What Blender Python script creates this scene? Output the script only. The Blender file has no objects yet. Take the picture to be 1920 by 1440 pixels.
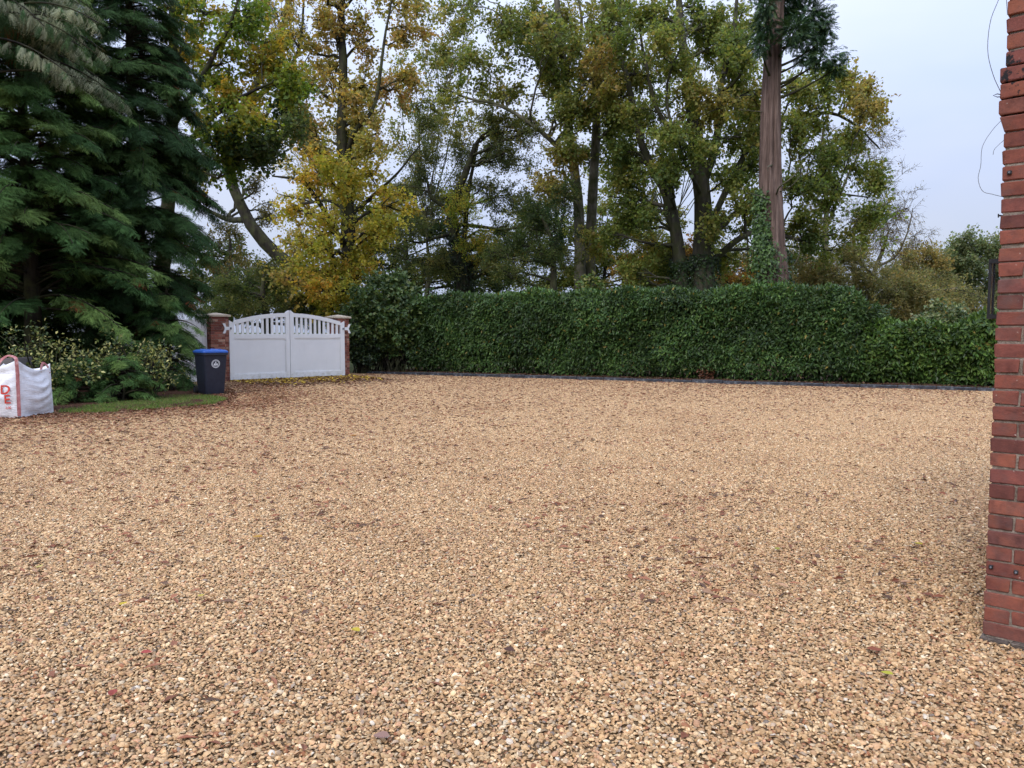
import bpy, math, random
import numpy as np
from mathutils import Vector, Matrix

random.seed(7)
rng = np.random.default_rng(11)
SC = bpy.context.scene
COL = SC.collection
R = math.radians

# ------------------------------------------------------------------ camera
CAM_H, FPX, HZN = 1.5, 1460.0, 622.0
PITCH = math.atan((720 - HZN) / FPX)
cam_d = bpy.data.cameras.new('camera')
cam = bpy.data.objects.new('camera', cam_d)
COL.objects.link(cam)
cam.location = (0, 0, CAM_H)
cam.rotation_euler = (R(90) - PITCH, 0, 0)
cam_d.sensor_width = 36
cam_d.lens = FPX / 1920 * 36
cam_d.clip_start = 0.05
cam_d.clip_end = 3000
SC.camera = cam

# ------------------------------------------------------------------ sky, sun, exposure
SUN_EL, SUN_AZ = R(40), R(208)      # azimuth clockwise from +Y (behind the camera, to the left)
world = bpy.data.worlds.new('World')
SC.world = world
world.use_nodes = True
nt = world.node_tree
nt.nodes.clear()
N = nt.nodes.new
out = N('ShaderNodeOutputWorld'); bg = N('ShaderNodeBackground')
sky = N('ShaderNodeTexSky'); sky.sky_type = 'NISHITA'; sky.sun_disc = False
sky.sun_elevation = SUN_EL; sky.sun_rotation = SUN_AZ
sky.air_density = 1.0; sky.dust_density = 2.0
skm = N('ShaderNodeMix'); skm.data_type = 'RGBA'; skm.blend_type = 'MULTIPLY'; skm.inputs[0].default_value = 1
nt.links.new(sky.outputs[0], skm.inputs[6]); skm.inputs[7].default_value = (0.1, 0.1, 0.1, 1)
geo = N('ShaderNodeTexCoord')
sep = N('ShaderNodeSeparateXYZ'); nt.links.new(geo.outputs['Generated'], sep.inputs[0])
# even overcast: horizon to zenith brightening of a cloud deck (1 + 2 sin el) / 3
elv = N('ShaderNodeMath'); elv.operation = 'MAXIMUM'; elv.inputs[1].default_value = 0.0
nt.links.new(sep.outputs[2], elv.inputs[0])
grad = N('ShaderNodeMath'); grad.operation = 'MULTIPLY_ADD'; grad.inputs[1].default_value = 1.10; grad.inputs[2].default_value = 0.45
nt.links.new(elv.outputs[0], grad.inputs[0])
cn = N('ShaderNodeTexNoise'); cn.inputs['Scale'].default_value = 2.2; cn.inputs['Detail'].default_value = 4
cmap = N('ShaderNodeMapping'); cmap.inputs['Scale'].default_value = (1, 1, 2.6)
nt.links.new(geo.outputs['Generated'], cmap.inputs[0]); nt.links.new(cmap.outputs[0], cn.inputs['Vector'])
crmp = N('ShaderNodeValToRGB')
crmp.color_ramp.elements[0].position = 0.33; crmp.color_ramp.elements[0].color = (0.77, 0.90, 1.25, 1)
crmp.color_ramp.elements[1].position = 0.66; crmp.color_ramp.elements[1].color = (0.94, 1.02, 1.25, 1)
nt.links.new(cn.outputs[0], crmp.inputs[0])
clo = N('ShaderNodeMix'); clo.data_type = 'RGBA'; clo.blend_type = 'MULTIPLY'; clo.inputs[0].default_value = 1
nt.links.new(crmp.outputs[0], clo.inputs[6]); nt.links.new(grad.outputs[0], clo.inputs[7])
mixs = N('ShaderNodeMix'); mixs.data_type = 'RGBA'; mixs.inputs[0].default_value = 0.9
nt.links.new(skm.outputs[2], mixs.inputs[6]); nt.links.new(clo.outputs[2], mixs.inputs[7])
nt.links.new(mixs.outputs[2], bg.inputs[0]); bg.inputs[1].default_value = 1.0
nt.links.new(bg.outputs[0], out.inputs[0])

sun_d = bpy.data.lights.new('sun', 'SUN'); sun_d.energy = 1.5; sun_d.angle = R(25); sun_d.color = (1.0, 0.96, 0.9)
sun = bpy.data.objects.new('sun', sun_d); COL.objects.link(sun)
sdir = Vector((math.sin(SUN_AZ) * math.cos(SUN_EL), math.cos(SUN_AZ) * math.cos(SUN_EL), math.sin(SUN_EL)))
sun.rotation_euler = sdir.to_track_quat('Z', 'Y').to_euler()
sun.location = (0, -10, 30)

SC.view_settings.view_transform = 'Standard'
SC.view_settings.look = 'None'
SC.view_settings.exposure = 0.35
SC.view_settings.gamma = 1
SC.view_settings.use_curve_mapping = False
SC.render.engine = 'CYCLES'
SC.cycles.max_bounces = 6
SC.cycles.diffuse_bounces = 3
SC.cycles.glossy_bounces = 2
SC.cycles.transmission_bounces = 4
SC.cycles.transparent_max_bounces = 6
SC.cycles.use_denoising = True
SC.cycles.use_adaptive_sampling = True
SC.cycles.adaptive_threshold = 0.03

# ------------------------------------------------------------------ helpers
def PX(px, py, d):
    xc, yc = (px - 960) / FPX, -(py - 720) / FPX
    X, Y, Z = xc, math.cos(PITCH) + yc * math.sin(PITCH), -math.sin(PITCH) + yc * math.cos(PITCH)
    s = d / Y
    return np.array([X * s, d, CAM_H + Z * s])

def mesh_from(name, V, F, cols=None, smooth=False):
    """V (n,3), F (m,k) array or list of such arrays of different k"""
    V = np.asarray(V, np.float32)
    Fs = F if isinstance(F, list) else [F]
    Fs = [np.asarray(f, np.int32) for f in Fs if len(f)]
    me = bpy.data.meshes.new(name)
    me.vertices.add(len(V)); me.vertices.foreach_set('co', V.ravel())
    li = np.concatenate([f.ravel() for f in Fs])
    cnt = np.concatenate([np.full(len(f), f.shape[1], np.int32) for f in Fs])
    st = np.concatenate([[0], np.cumsum(cnt)[:-1]]).astype(np.int32)
    me.loops.add(len(li)); me.loops.foreach_set('vertex_index', li)
    me.polygons.add(len(cnt)); me.polygons.foreach_set('loop_start', st)
    me.update(calc_edges=True)
    if cols is not None:
        a = me.attributes.new('Col', 'FLOAT_COLOR', 'POINT')
        c = np.ones((len(V), 4), np.float32); c[:, :3] = cols
        a.data.foreach_set('color', c.ravel())
    me.polygons.foreach_set('use_smooth', np.full(len(cnt), bool(smooth)))
    me.validate()
    return me

def add(name, me, mat=None, parent=None, loc=None, rz=0.0):
    o = bpy.data.objects.new(name, me)
    COL.objects.link(o)
    if mat is not None:
        if not me.materials: me.materials.append(mat)
        else: o.material_slots[0].link = 'OBJECT'; o.material_slots[0].material = mat
    if parent is not None: o.parent = parent
    if loc is not None: o.location = loc
    if rz: o.rotation_euler = (0, 0, rz)
    return o

def tag(o, label=None, cat=None, group=None, kind=None):
    if label: o['label'] = label
    if cat: o['category'] = cat
    if group: o['group'] = group
    if kind: o['kind'] = kind
    return o

def empty(name, loc=(0, 0, 0), rz=0.0):
    o = bpy.data.objects.new(name, None); COL.objects.link(o)
    o.empty_display_size = 0.2
    o.location = tuple(float(v) for v in loc); o.rotation_euler = (0, 0, rz)
    return o

def norm(a): return a / np.maximum(np.linalg.norm(a, axis=-1, keepdims=True), 1e-9)

class MB:
    """collects boxes, prisms, tubes into one mesh"""
    def __init__(s): s.v = []; s.f = {}; s.n = 0
    def raw(s, V, F):
        V = np.asarray(V, float).reshape(-1, 3); s.v.append(V)
        for f in F: s.f.setdefault(len(f), []).append([i + s.n for i in f])
        s.n += len(V); return s
    def box(s, x0, x1, y0, y1, z0, z1, ch=0.0):
        if ch <= 0:
            V = [(x, y, z) for x in (x0, x1) for y in (y0, y1) for z in (z0, z1)]
            return s.raw(V, [(0, 1, 3, 2), (4, 6, 7, 5), (0, 4, 5, 1), (2, 3, 7, 6), (0, 2, 6, 4), (1, 5, 7, 3)])
        import bmesh
        bm = bmesh.new()
        bmesh.ops.create_cube(bm, size=1)
        for v in bm.verts:
            v.co = ((x0 + x1) / 2 + v.co.x * (x1 - x0), (y0 + y1) / 2 + v.co.y * (y1 - y0), (z0 + z1) / 2 + v.co.z * (z1 - z0))
        bmesh.ops.bevel(bm, geom=bm.edges[:], offset=ch, segments=1, affect='EDGES', clamp_overlap=True)
        bm.verts.ensure_lookup_table(); bm.verts.index_update()
        V = [tuple(v.co) for v in bm.verts]; F = [tuple(v.index for v in f.verts) for f in bm.faces]
        bm.free()
        return s.raw(V, F)
    def prism(s, poly, y0, y1):
        """poly: (x,z) counter-clockwise seen from -y ; extruded along y"""
        n = len(poly)
        V = [(x, y0, z) for x, z in poly] + [(x, y1, z) for x, z in poly]
        F = [tuple(range(n)), tuple(range(2 * n - 1, n - 1, -1))]
        F += [(i, i + n, (i + 1) % n + n, (i + 1) % n) for i in range(n)]
        return s.raw(V, F)
    def tube(s, pts, rad, sides=8, caps=True):
        V, F = tubes(np.asarray(pts, float)[None], np.broadcast_to(np.asarray(rad, float), (len(pts),))[None], sides)
        F = [tuple(f) for f in F]
        if caps:
            k = len(pts)
            F.append(tuple(range(sides - 1, -1, -1))); F.append(tuple(range((k - 1) * sides, k * sides)))
        return s.raw(V, F)
    def mesh(s, name, smooth=False):
        return mesh_from(name, np.concatenate(s.v), [np.array(f) for f in s.f.values()], smooth=smooth)
    def build(s, name, mat, parent=None, smooth=False):
        return add(name, s.mesh(name, smooth), mat, parent)

def tubes(P, Rr, sides):
    """P (M,n,3), Rr (M,n) -> V, F quads"""
    P = np.asarray(P, float); Rr = np.asarray(Rr, float)
    M, n, _ = P.shape
    T = np.empty_like(P)
    T[:, 1:-1] = P[:, 2:] - P[:, :-2]; T[:, 0] = P[:, 1] - P[:, 0]; T[:, -1] = P[:, -1] - P[:, -2]
    T = norm(T)
    ref = np.where(np.abs(T[..., 2:3]) > 0.9, np.array([1.0, 0, 0]), np.array([0, 0, 1.0]))
    m = np.abs(norm(P[:, -1] - P[:, 0])[:, 2]) > 0.8
    ref[m] = np.array([1.0, 0.3, 0]); ref[~m] = np.array([0.05, 0.1, 1.0])
    A = norm(np.cross(T, ref)); B = np.cross(T, A)
    an = np.arange(sides) * 2 * np.pi / sides
    V = P[:, :, None] + Rr[:, :, None, None] * (A[:, :, None] * np.cos(an)[:, None] + B[:, :, None] * np.sin(an)[:, None])
    V = V.reshape(-1, 3)
    base = (np.arange(M) * n * sides)[:, None, None] + (np.arange(n - 1) * sides)[None, :, None]
    i = np.arange(sides)[None, None]; j = (np.arange(sides) + 1)[None, None] % sides
    F = np.stack([base + i, base + j, base + j + sides, base + i + sides], -1).reshape(-1, 4)
    return V, F

def bez(p0, p1, p2, n):
    t = np.linspace(0, 1, n)
    p0, p1, p2 = (np.asarray(p, float)[..., None, :] for p in (p0, p1, p2))
    t = t[:, None]
    return (1 - t) ** 2 * p0 + 2 * t * (1 - t) * p1 + t ** 2 * p2

def catmull(pts, n):
    P = np.asarray(pts, float)
    P = np.vstack([2 * P[0] - P[1], P, 2 * P[-1] - P[-2]])
    k = len(P) - 3
    u = np.linspace(0, k - 1e-6, n); i = u.astype(int); t = (u - i)[:, None]
    a, b, c, d = P[i], P[i + 1], P[i + 2], P[i + 3]
    return 0.5 * (2 * b + (c - a) * t + (2 * a - 5 * b + 4 * c - d) * t ** 2 + (3 * b - 3 * c + d - a) * t ** 3)

def leaf_cards(P, D, Nn, L, W, fold=0.12):
    """four-vertex folded leaves"""
    P = np.asarray(P); D = norm(D); S = norm(np.cross(D, Nn)); Nn = np.cross(S, D)
    L = np.broadcast_to(L, (len(P),))[:, None]; W = np.broadcast_to(W, (len(P),))[:, None]
    mid = P + D * L * 0.45
    V = np.stack([P, mid + S * W / 2 + Nn * W * fold, P + D * L - Nn * L * 0.08, mid - S * W / 2 + Nn * W * fold], 1).reshape(-1, 3)
    b = np.arange(len(P))[:, None] * 4
    F = np.concatenate([b + [0, 1, 2], b + [0, 2, 3]])
    return V, F

def pick(pal, n, w=None):
    pal = np.asarray(pal, float)
    w = None if w is None else np.asarray(w, float) / np.sum(w)
    return pal[rng.choice(len(pal), n, p=w)]

def rdir(n):
    return norm(rng.normal(size=(n, 3)))

# ------------------------------------------------------------------ materials
def mat_new(name):
    m = bpy.data.materials.new(name); m.use_nodes = True
    t = m.node_tree; b = t.nodes['Principled BSDF']
    return m, t, b

def coords(t, kind='Object', scale=(1, 1, 1)):
    c = t.nodes.new('ShaderNodeTexCoord'); mp = t.nodes.new('ShaderNodeMapping')
    mp.inputs['Scale'].default_value = scale
    t.links.new(c.outputs[kind], mp.inputs[0]); return mp.outputs[0]

def noise(t, vec, scale, detail=4, rough=0.55):
    n = t.nodes.new('ShaderNodeTexNoise'); n.inputs['Scale'].default_value = scale
    n.inputs['Detail'].default_value = detail; n.inputs['Roughness'].default_value = rough
    if vec is not None: t.links.new(vec, n.inputs['Vector'])
    return n.outputs[0]

def ramp(t, fac, stops):
    r = t.nodes.new('ShaderNodeValToRGB'); e = r.color_ramp.elements
    while len(e) < len(stops): e.new(0.5)
    for el, (p, c) in zip(e, stops):
        el.position = p; el.color = (*c, 1) if len(c) == 3 else c
    t.links.new(fac, r.inputs[0]); return r.outputs[0]

def mixc(t, fac, a, b, mode='MIX'):
    m = t.nodes.new('ShaderNodeMix'); m.data_type = 'RGBA'; m.blend_type = mode
    if isinstance(fac, (int, float)): m.inputs[0].default_value = fac
    else: t.links.new(fac, m.inputs[0])
    for i, v in ((6, a), (7, b)):
        if isinstance(v, tuple): m.inputs[i].default_value = (*v, 1) if len(v) == 3 else v
        else: t.links.new(v, m.inputs[i])
    return m.outputs[2]

def bump(t, b, h, strength=0.5, dist=0.02):
    bp = t.nodes.new('ShaderNodeBump'); bp.inputs['Strength'].default_value = strength; bp.inputs['Distance'].default_value = dist
    t.links.new(h, bp.inputs['Height']); t.links.new(bp.outputs[0], b.inputs['Normal'])

def attr(t, name='Col', typ='GEOMETRY'):
    a = t.nodes.new('ShaderNodeAttribute'); a.attribute_name = name; a.attribute_type = typ
    return a.outputs['Color']

def M_simple(name, stops, scale=8, rough=0.6, bstr=0.2, bdist=0.01, vscale=(1, 1, 1), spec=0.4):
    m, t, b = mat_new(name)
    v = coords(t, 'Object', vscale)
    n = noise(t, v, scale)
    t.links.new(ramp(t, n, stops), b.inputs['Base Color'])
    b.inputs['Roughness'].default_value = rough; b.inputs['Specular IOR Level'].default_value = spec
    if bstr: bump(t, b, noise(t, v, scale * 4), bstr, bdist)
    return m

def M_leaf(name, rough=0.5, trans=0.3, spec=0.4):
    m, t, b = mat_new(name)
    c = attr(t)
    t.links.new(c, b.inputs['Base Color'])
    b.inputs['Roughness'].default_value = rough; b.inputs['Specular IOR Level'].default_value = spec
    if trans > 0:
        tr = t.nodes.new('ShaderNodeBsdfTranslucent'); mx = t.nodes.new('ShaderNodeMixShader'); mx.inputs[0].default_value = trans
        tc = mixc(t, 1.0, c, (1.9, 1.8, 1.0), 'MULTIPLY')
        t.links.new(tc, tr.inputs[0])
        o = t.nodes['Material Output']
        t.links.new(b.outputs[0], mx.inputs[1]); t.links.new(tr.outputs[0], mx.inputs[2]); t.links.new(mx.outputs[0], o.inputs[0])
    return m

def M_leaf_inst(name, rough=0.55, trans=0.4, spec=0.3, tgain=(1.9, 1.8, 1.0)):
    m, t, b = mat_new(name)
    c = mixc(t, 1.0, attr(t), attr(t, 'tint', 'INSTANCER'), 'MULTIPLY')
    t.links.new(c, b.inputs['Base Color'])
    b.inputs['Roughness'].default_value = rough; b.inputs['Specular IOR Level'].default_value = spec
    tr = t.nodes.new('ShaderNodeBsdfTranslucent'); mx = t.nodes.new('ShaderNodeMixShader'); mx.inputs[0].default_value = trans
    t.links.new(mixc(t, 1.0, c, tgain, 'MULTIPLY'), tr.inputs[0])
    o = t.nodes['Material Output']
    t.links.new(b.outputs[0], mx.inputs[1]); t.links.new(tr.outputs[0], mx.inputs[2]); t.links.new(mx.outputs[0], o.inputs[0])
    return m

def scatter_group(name, srcs):
    ng = bpy.data.node_groups.new(name, 'GeometryNodeTree')
    ng.interface.new_socket('Geometry', in_out='INPUT', socket_type='NodeSocketGeometry')
    ng.interface.new_socket('Geometry', in_out='OUTPUT', socket_type='NodeSocketGeometry')
    gi, go = ng.nodes.new('NodeGroupInput'), ng.nodes.new('NodeGroupOutput')
    iop = ng.nodes.new('GeometryNodeInstanceOnPoints'); g2i = ng.nodes.new('GeometryNodeGeometryToInstance')
    for o in reversed(srcs):
        oi = ng.nodes.new('GeometryNodeObjectInfo'); oi.inputs[0].default_value = o
        ng.links.new(oi.outputs['Geometry'], g2i.inputs[0])
    def na(nm, typ):
        a = ng.nodes.new('GeometryNodeInputNamedAttribute'); a.data_type = typ; a.inputs[0].default_value = nm; return a.outputs[0]
    iop.inputs['Pick Instance'].default_value = True
    ng.links.new(gi.outputs[0], iop.inputs['Points']); ng.links.new(g2i.outputs[0], iop.inputs['Instance'])
    ng.links.new(na('which', 'INT'), iop.inputs['Instance Index']); ng.links.new(na('rot', 'FLOAT_VECTOR'), iop.inputs['Rotation'])
    ng.links.new(na('scl', 'FLOAT'), iop.inputs['Scale'])
    ng.links.new(iop.outputs[0], go.inputs[0])
    return ng

def put_clusters(name, parent, P, D, Nn, scl, tint, group, nsrc):
    n = len(P); D = norm(D); S = norm(np.cross(Nn, D)); Nn = np.cross(D, S)
    ry = np.arcsin(np.clip(-D[:, 2], -1, 1)); rx = np.arctan2(S[:, 2], Nn[:, 2]); rz = np.arctan2(D[:, 1], D[:, 0])
    me = bpy.data.meshes.new(name); me.vertices.add(n); me.vertices.foreach_set('co', np.asarray(P, np.float32).ravel())
    a = me.attributes.new('rot', 'FLOAT_VECTOR', 'POINT'); a.data.foreach_set('vector', np.stack([rx, ry, rz], 1).astype(np.float32).ravel())
    a = me.attributes.new('scl', 'FLOAT', 'POINT'); a.data.foreach_set('value', np.asarray(scl, np.float32))
    a = me.attributes.new('which', 'INT', 'POINT'); a.data.foreach_set('value', rng.integers(0, nsrc, n).astype(np.int32))
    c = np.ones((n, 4), np.float32); c[:, :3] = tint
    a = me.attributes.new('tint', 'FLOAT_COLOR', 'POINT'); a.data.foreach_set('color', c.ravel())
    o = add(name, me, None, parent); o['kind'] = 'stuff'
    md = o.modifiers.new('leaves', 'NODES'); md.node_group = group
    return o

def M_bark(name, c0, c1, c2, scale=6, stretch=0.18, bd=0.03, moss=True):
    m, t, b = mat_new(name)
    v = coords(t, 'Object', (1, 1, stretch))
    n = noise(t, v, scale, 6, 0.65); n2 = noise(t, coords(t, 'Object'), 1.1, 3)
    col = ramp(t, n, [(0.3, c0), (0.52, c1), (0.72, c2)])
    col = mixc(t, 0.5, col, ramp(t, n2, [(0.35, (0.55, 0.55, 0.5)), (0.65, (1.15, 1.15, 1.1))]), 'MULTIPLY')
    if moss: col = mixc(t, ramp(t, noise(t, coords(t, 'Object'), 2.3, 4, .6), [(0.42, (0, 0, 0)), (0.62, (.75, .75, .75))]), col, (0.062, 0.068, 0.026))
    t.links.new(col, b.inputs['Base Color']); b.inputs['Roughness'].default_value = 0.9; b.inputs['Specular IOR Level'].default_value = 0.2
    bump(t, b, n, 0.9, bd)
    return m

MT = {}
MT['leaf'] = M_leaf('deciduous_leaf', 0.55, 0.5, 0.3)
MT['laurel'] = M_leaf('laurel_leaf', 0.42, 0.15, 0.36)
MT['shrub'] = M_leaf('shrub_leaf', 0.42, 0.22, 0.45)
MT['cypress'] = M_leaf('cypress_spray', 0.6, 0.15, 0.3)
MT['litter'] = M_leaf('fallen_leaf_litter', 0.6, 0.0, 0.3)
MT['grass'] = M_leaf('grass_blade', 0.5, 0.25, 0.3)
MT['bark'] = M_bark('grey_brown_bark', (0.026, 0.023, 0.019), (0.065, 0.058, 0.048), (0.12, 0.108, 0.09))
MT['bark_dark'] = M_bark('dark_bark', (0.012, 0.010, 0.008), (0.032, 0.027, 0.022), (0.06, 0.052, 0.042))
MT['bark_pale'] = M_bark('pale_grey_bark', (0.07, 0.062, 0.05), (0.15, 0.135, 0.11), (0.24, 0.22, 0.18))
MT['bark_red'] = M_bark('redwood_bark', (0.045, 0.030, 0.025), (0.15, 0.100, 0.084), (0.28, 0.20, 0.172), scale=11, stretch=0.05, bd=0.05, moss=False)
MT['twig'] = M_bark('bare_twig', (0.09, 0.075, 0.055), (0.14, 0.12, 0.095), (0.2, 0.18, 0.15))
def M_gate():
    m, t, b = mat_new('white_gate_paint')
    v = coords(t, 'Object')
    col = ramp(t, noise(t, v, 3, 4), [(0.3, (0.80, 0.80, 0.80)), (0.7, (0.85, 0.85, 0.85))])
    sp = t.nodes.new('ShaderNodeSeparateXYZ'); t.links.new(v, sp.inputs[0])
    low = ramp(t, sp.outputs[2], [(0.05, (1, 1, 1)), (0.30, (0, 0, 0))])          # splashed dirt and algae near the ground
    d = mixc(t, 1.0, low, ramp(t, noise(t, v, 9, 6, .7), [(0.45, (0, 0, 0)), (0.7, (.75, .75, .75))]), 'MULTIPLY')
    col = mixc(t, d, col, (0.40, 0.38, 0.29))
    st = noise(t, coords(t, 'Object', (14, 14, .8)), 1.0, 4, .6)
    col = mixc(t, ramp(t, st, [(0.58, (0, 0, 0)), (0.75, (.10, .10, .10))]), col, (0.48, 0.49, 0.42))
    t.links.new(col, b.inputs['Base Color']); b.inputs['Roughness'].default_value = .35
    return m
MT['white'] = M_gate()
MT['blackmetal'] = M_simple('black_metal', [(0.3, (0.012, 0.012, 0.013)), (0.7, (0.03, 0.03, 0.032))], 20, 0.45, 0.1)
MT['cable'] = M_simple('grey_cable', [(0.3, (0.12, 0.13, 0.15)), (0.7, (0.2, 0.21, 0.24))], 30, 0.6, 0)
MT['stonecap'] = M_simple('cap_stone', [(0.3, (0.42, 0.34, 0.24)), (0.55, (0.58, 0.49, 0.37)), (0.75, (0.66, 0.58, 0.46))], 7, 0.85, 0.4)
MT['binbody'] = M_simple('bin_plastic', [(0.3, (0.013, 0.016, 0.029)), (0.7, (0.021, 0.025, 0.042))], 12, 0.45, 0.08)
MT['binblue'] = M_simple('bin_lid_blue', [(0.3, (0.02, 0.085, 0.36)), (0.7, (0.035, 0.115, 0.44))], 9, 0.4, 0.05)
MT['rubber'] = M_simple('black_rubber', [(0.3, (0.008, 0.008, 0.008)), (0.7, (0.02, 0.02, 0.02))], 15, 0.7, 0.1)
MT['print_white'] = M_simple('white_print', [(0.3, (0.6, 0.62, 0.66)), (0.7, (0.75, 0.77, 0.8))], 30, 0.6, 0)
MT['print_red'] = M_simple('red_print', [(0.3, (0.50, 0.035, 0.022)), (0.7, (0.66, 0.06, 0.035))], 30, 0.7, 0)
MT['kerb'] = M_simple('dark_kerb', [(0.35, (0.018, 0.02, 0.028)), (0.55, (0.045, 0.05, 0.062)), (0.72, (0.16, 0.17, 0.19))], 9, 0.55, 0.5)
MT['greywood'] = M_simple('grey_board', [(0.3, (0.10, 0.09, 0.09)), (0.7, (0.17, 0.15, 0.15))], 6, 0.8, 0.3, vscale=(1, 1, 6))

def M_bag():
    m, t, b = mat_new('woven_bag')
    v = coords(t, 'Object')
    n = noise(t, v, 5, 5)
    col = ramp(t, n, [(0.28, (0.58, 0.56, 0.57)), (0.5, (0.72, 0.72, 0.76)), (0.75, (0.80, 0.80, 0.84))])
    dirt = noise(t, coords(t, 'Object', (1, 1, 3)), 9, 6, 0.7)
    col = mixc(t, ramp(t, dirt, [(0.56, (0, 0, 0)), (0.75, (0.5, 0.5, 0.5))]), col, (0.35, 0.28, 0.24))
    t.links.new(col, b.inputs['Base Color']); b.inputs['Roughness'].default_value = 0.55
    w = noise(t, coords(t, 'Object', (1, 1, 5)), 12, 4)
    bump(t, b, w, 0.5, 0.02)
    return m
MT['bag'] = M_bag()
MT['strap'] = M_simple('faded_red_strap', [(0.35, (0.30, 0.10, 0.10)), (0.55, (0.42, 0.17, 0.17)), (0.7, (0.52, 0.32, 0.32))], 18, 0.8, 0.3, vscale=(1, 1, 0.5))

def M_glass():
    m, t, b = mat_new('lantern_glass')
    b.inputs['Base Color'].default_value = (0.95, 0.97, 0.97, 1); b.inputs['Roughness'].default_value = 0.03
    b.inputs['Transmission Weight'].default_value = 1.0; b.inputs['IOR'].default_value = 1.1
    return m
MT['glass'] = M_glass()

def M_brick(name, tar=False):
    m, t, b = mat_new(name)
    oi = t.nodes.new('ShaderNodeObjectInfo')
    base = ramp(t, oi.outputs['Random'], [(0.0, (0.11, 0.042, 0.036)), (0.2, (0.17, 0.055, 0.042)), (0.45, (0.22, 0.072, 0.050)),
                                          (0.65, (0.18, 0.060, 0.050)), (0.85, (0.25, 0.085, 0.055)), (1.0, (0.135, 0.056, 0.050))])
    add_ = t.nodes.new('ShaderNodeVectorMath'); add_.operation = 'ADD'
    cmb = t.nodes.new('ShaderNodeCombineXYZ')
    mul = t.nodes.new('ShaderNodeMath'); mul.operation = 'MULTIPLY'; mul.inputs[1].default_value = 37
    t.links.new(oi.outputs['Random'], mul.inputs[0]); t.links.new(mul.outputs[0], cmb.inputs[0])
    t.links.new(coords(t, 'Object'), add_.inputs[0]); t.links.new(cmb.outputs[0], add_.inputs[1])
    v = add_.outputs[0]
    n1 = noise(t, v, 14, 6, 0.68)
    col = mixc(t, 0.75, base, ramp(t, n1, [(0.3, (0.42, 0.42, 0.46)), (0.5, (0.95, 0.95, 0.95)), (0.7, (1.4, 1.3, 1.2))]), 'MULTIPLY')
    n5 = noise(t, v, 6.5, 3, 0.5)
    col = mixc(t, ramp(t, n5, [(0.5, (0, 0, 0)), (0.66, (.5, .5, .5))]), col, (0.26, 0.085, 0.046))
    n6 = noise(t, v, 4.3, 5, 0.7)
    col = mixc(t, ramp(t, n6, [(0.5, (0, 0, 0)), (0.70, (.7, .7, .7))]), col, (0.115, 0.075, 0.068))
    n2 = noise(t, v, 60, 3, 0.6)
    col = mixc(t, ramp(t, n2, [(0.64, (0, 0, 0)), (0.76, (0.55, 0.55, 0.55))]), col, (0.08, 0.05, 0.05))
    n3 = noise(t, v, 34, 2, 0.5)
    col = mixc(t, ramp(t, n3, [(0.70, (0, 0, 0)), (0.76, (0.6, 0.6, 0.6))]), col, (0.55, 0.47, 0.40))
    if tar:
        n4 = noise(t, v, 18, 4, 0.6)
        col = mixc(t, ramp(t, n4, [(0.52, (0, 0, 0)), (0.57, (1, 1, 1))]), col, (0.018, 0.016, 0.018))
    t.links.new(col, b.inputs['Base Color']); b.inputs['Roughness'].default_value = 0.85; b.inputs['Specular IOR Level'].default_value = 0.25
    bump(t, b, noise(t, v, 55, 5, 0.7), 0.5, 0.006)
    return m
MT['brick'] = M_brick('red_brick'); MT['brick_tar'] = M_brick('tar_stained_brick', True)
def M_attr_rough(name, rough=0.85, sc=30, bs=0.4, bd=0.01):
    m, t, b = mat_new(name)
    v = coords(t, 'Object')
    col = mixc(t, 0.6, attr(t), ramp(t, noise(t, v, sc, 4), [(0.3, (0.65, 0.65, 0.65)), (0.7, (1.25, 1.25, 1.25))]), 'MULTIPLY')
    t.links.new(col, b.inputs['Base Color']); b.inputs['Roughness'].default_value = rough; b.inputs['Specular IOR Level'].default_value = 0.3
    bump(t, b, noise(t, v, sc * 2, 4), bs, bd)
    return m
MT['brickcol'] = M_attr_rough('pier_brick')
MT['mortar'] = M_simple('mortar', [(0.3, (0.13, 0.10, 0.08)), (0.5, (0.22, 0.175, 0.14)), (0.7, (0.33, 0.27, 0.22))], 28, 0.95, 0.8)

def M_gravel_stone():
    m, t, b = mat_new('gravel_stone')
    g = t.nodes.new('ShaderNodeNewGeometry')
    big = noise(t, g.outputs['Position'], 0.55, 4, 0.6)
    col = mixc(t, 0.8, attr(t), ramp(t, big, [(0.32, (0.88, 0.82, 0.79)), (0.5, (1.0, 0.99, 0.98)), (0.68, (1.07, 1.06, 1.05))]), 'MULTIPLY')
    fine = noise(t, g.outputs['Position'], 170, 3, 0.6)
    col = mixc(t, 0.6, col, ramp(t, fine, [(0.3, (0.72, 0.68, 0.62)), (0.7, (1.2, 1.2, 1.2))]), 'MULTIPLY')
    t.links.new(col, b.inputs['Base Color']); b.inputs['Roughness'].default_value = 0.7; b.inputs['Specular IOR Level'].default_value = 0.35
    return m
MT['stone'] = M_gravel_stone()
def M_stone_single():
    m, t, b = mat_new('gravel_stone_single')
    oi = t.nodes.new('ShaderNodeObjectInfo')
    col = ramp(t, oi.outputs['Random'], [(0.0, (0.55, 0.42, 0.27)), (0.2, (0.46, 0.32, 0.19)), (0.4, (0.62, 0.50, 0.34)), (0.55, (0.40, 0.27, 0.16)), (0.7, (0.33, 0.26, 0.2)),
                                         (0.8, (0.5, 0.36, 0.24)), (0.92, (0.70, 0.62, 0.5)), (1.0, (0.28, 0.15, 0.10))])
    v = coords(t, 'Object')
    col = mixc(t, 0.6, col, ramp(t, noise(t, v, 90, 3), [(0.3, (0.7, 0.68, 0.64)), (0.7, (1.2, 1.2, 1.2))]), 'MULTIPLY')
    t.links.new(col, b.inputs['Base Color']); b.inputs['Roughness'].default_value = 0.7
    return m
MT['stone1'] = M_stone_single()

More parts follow.
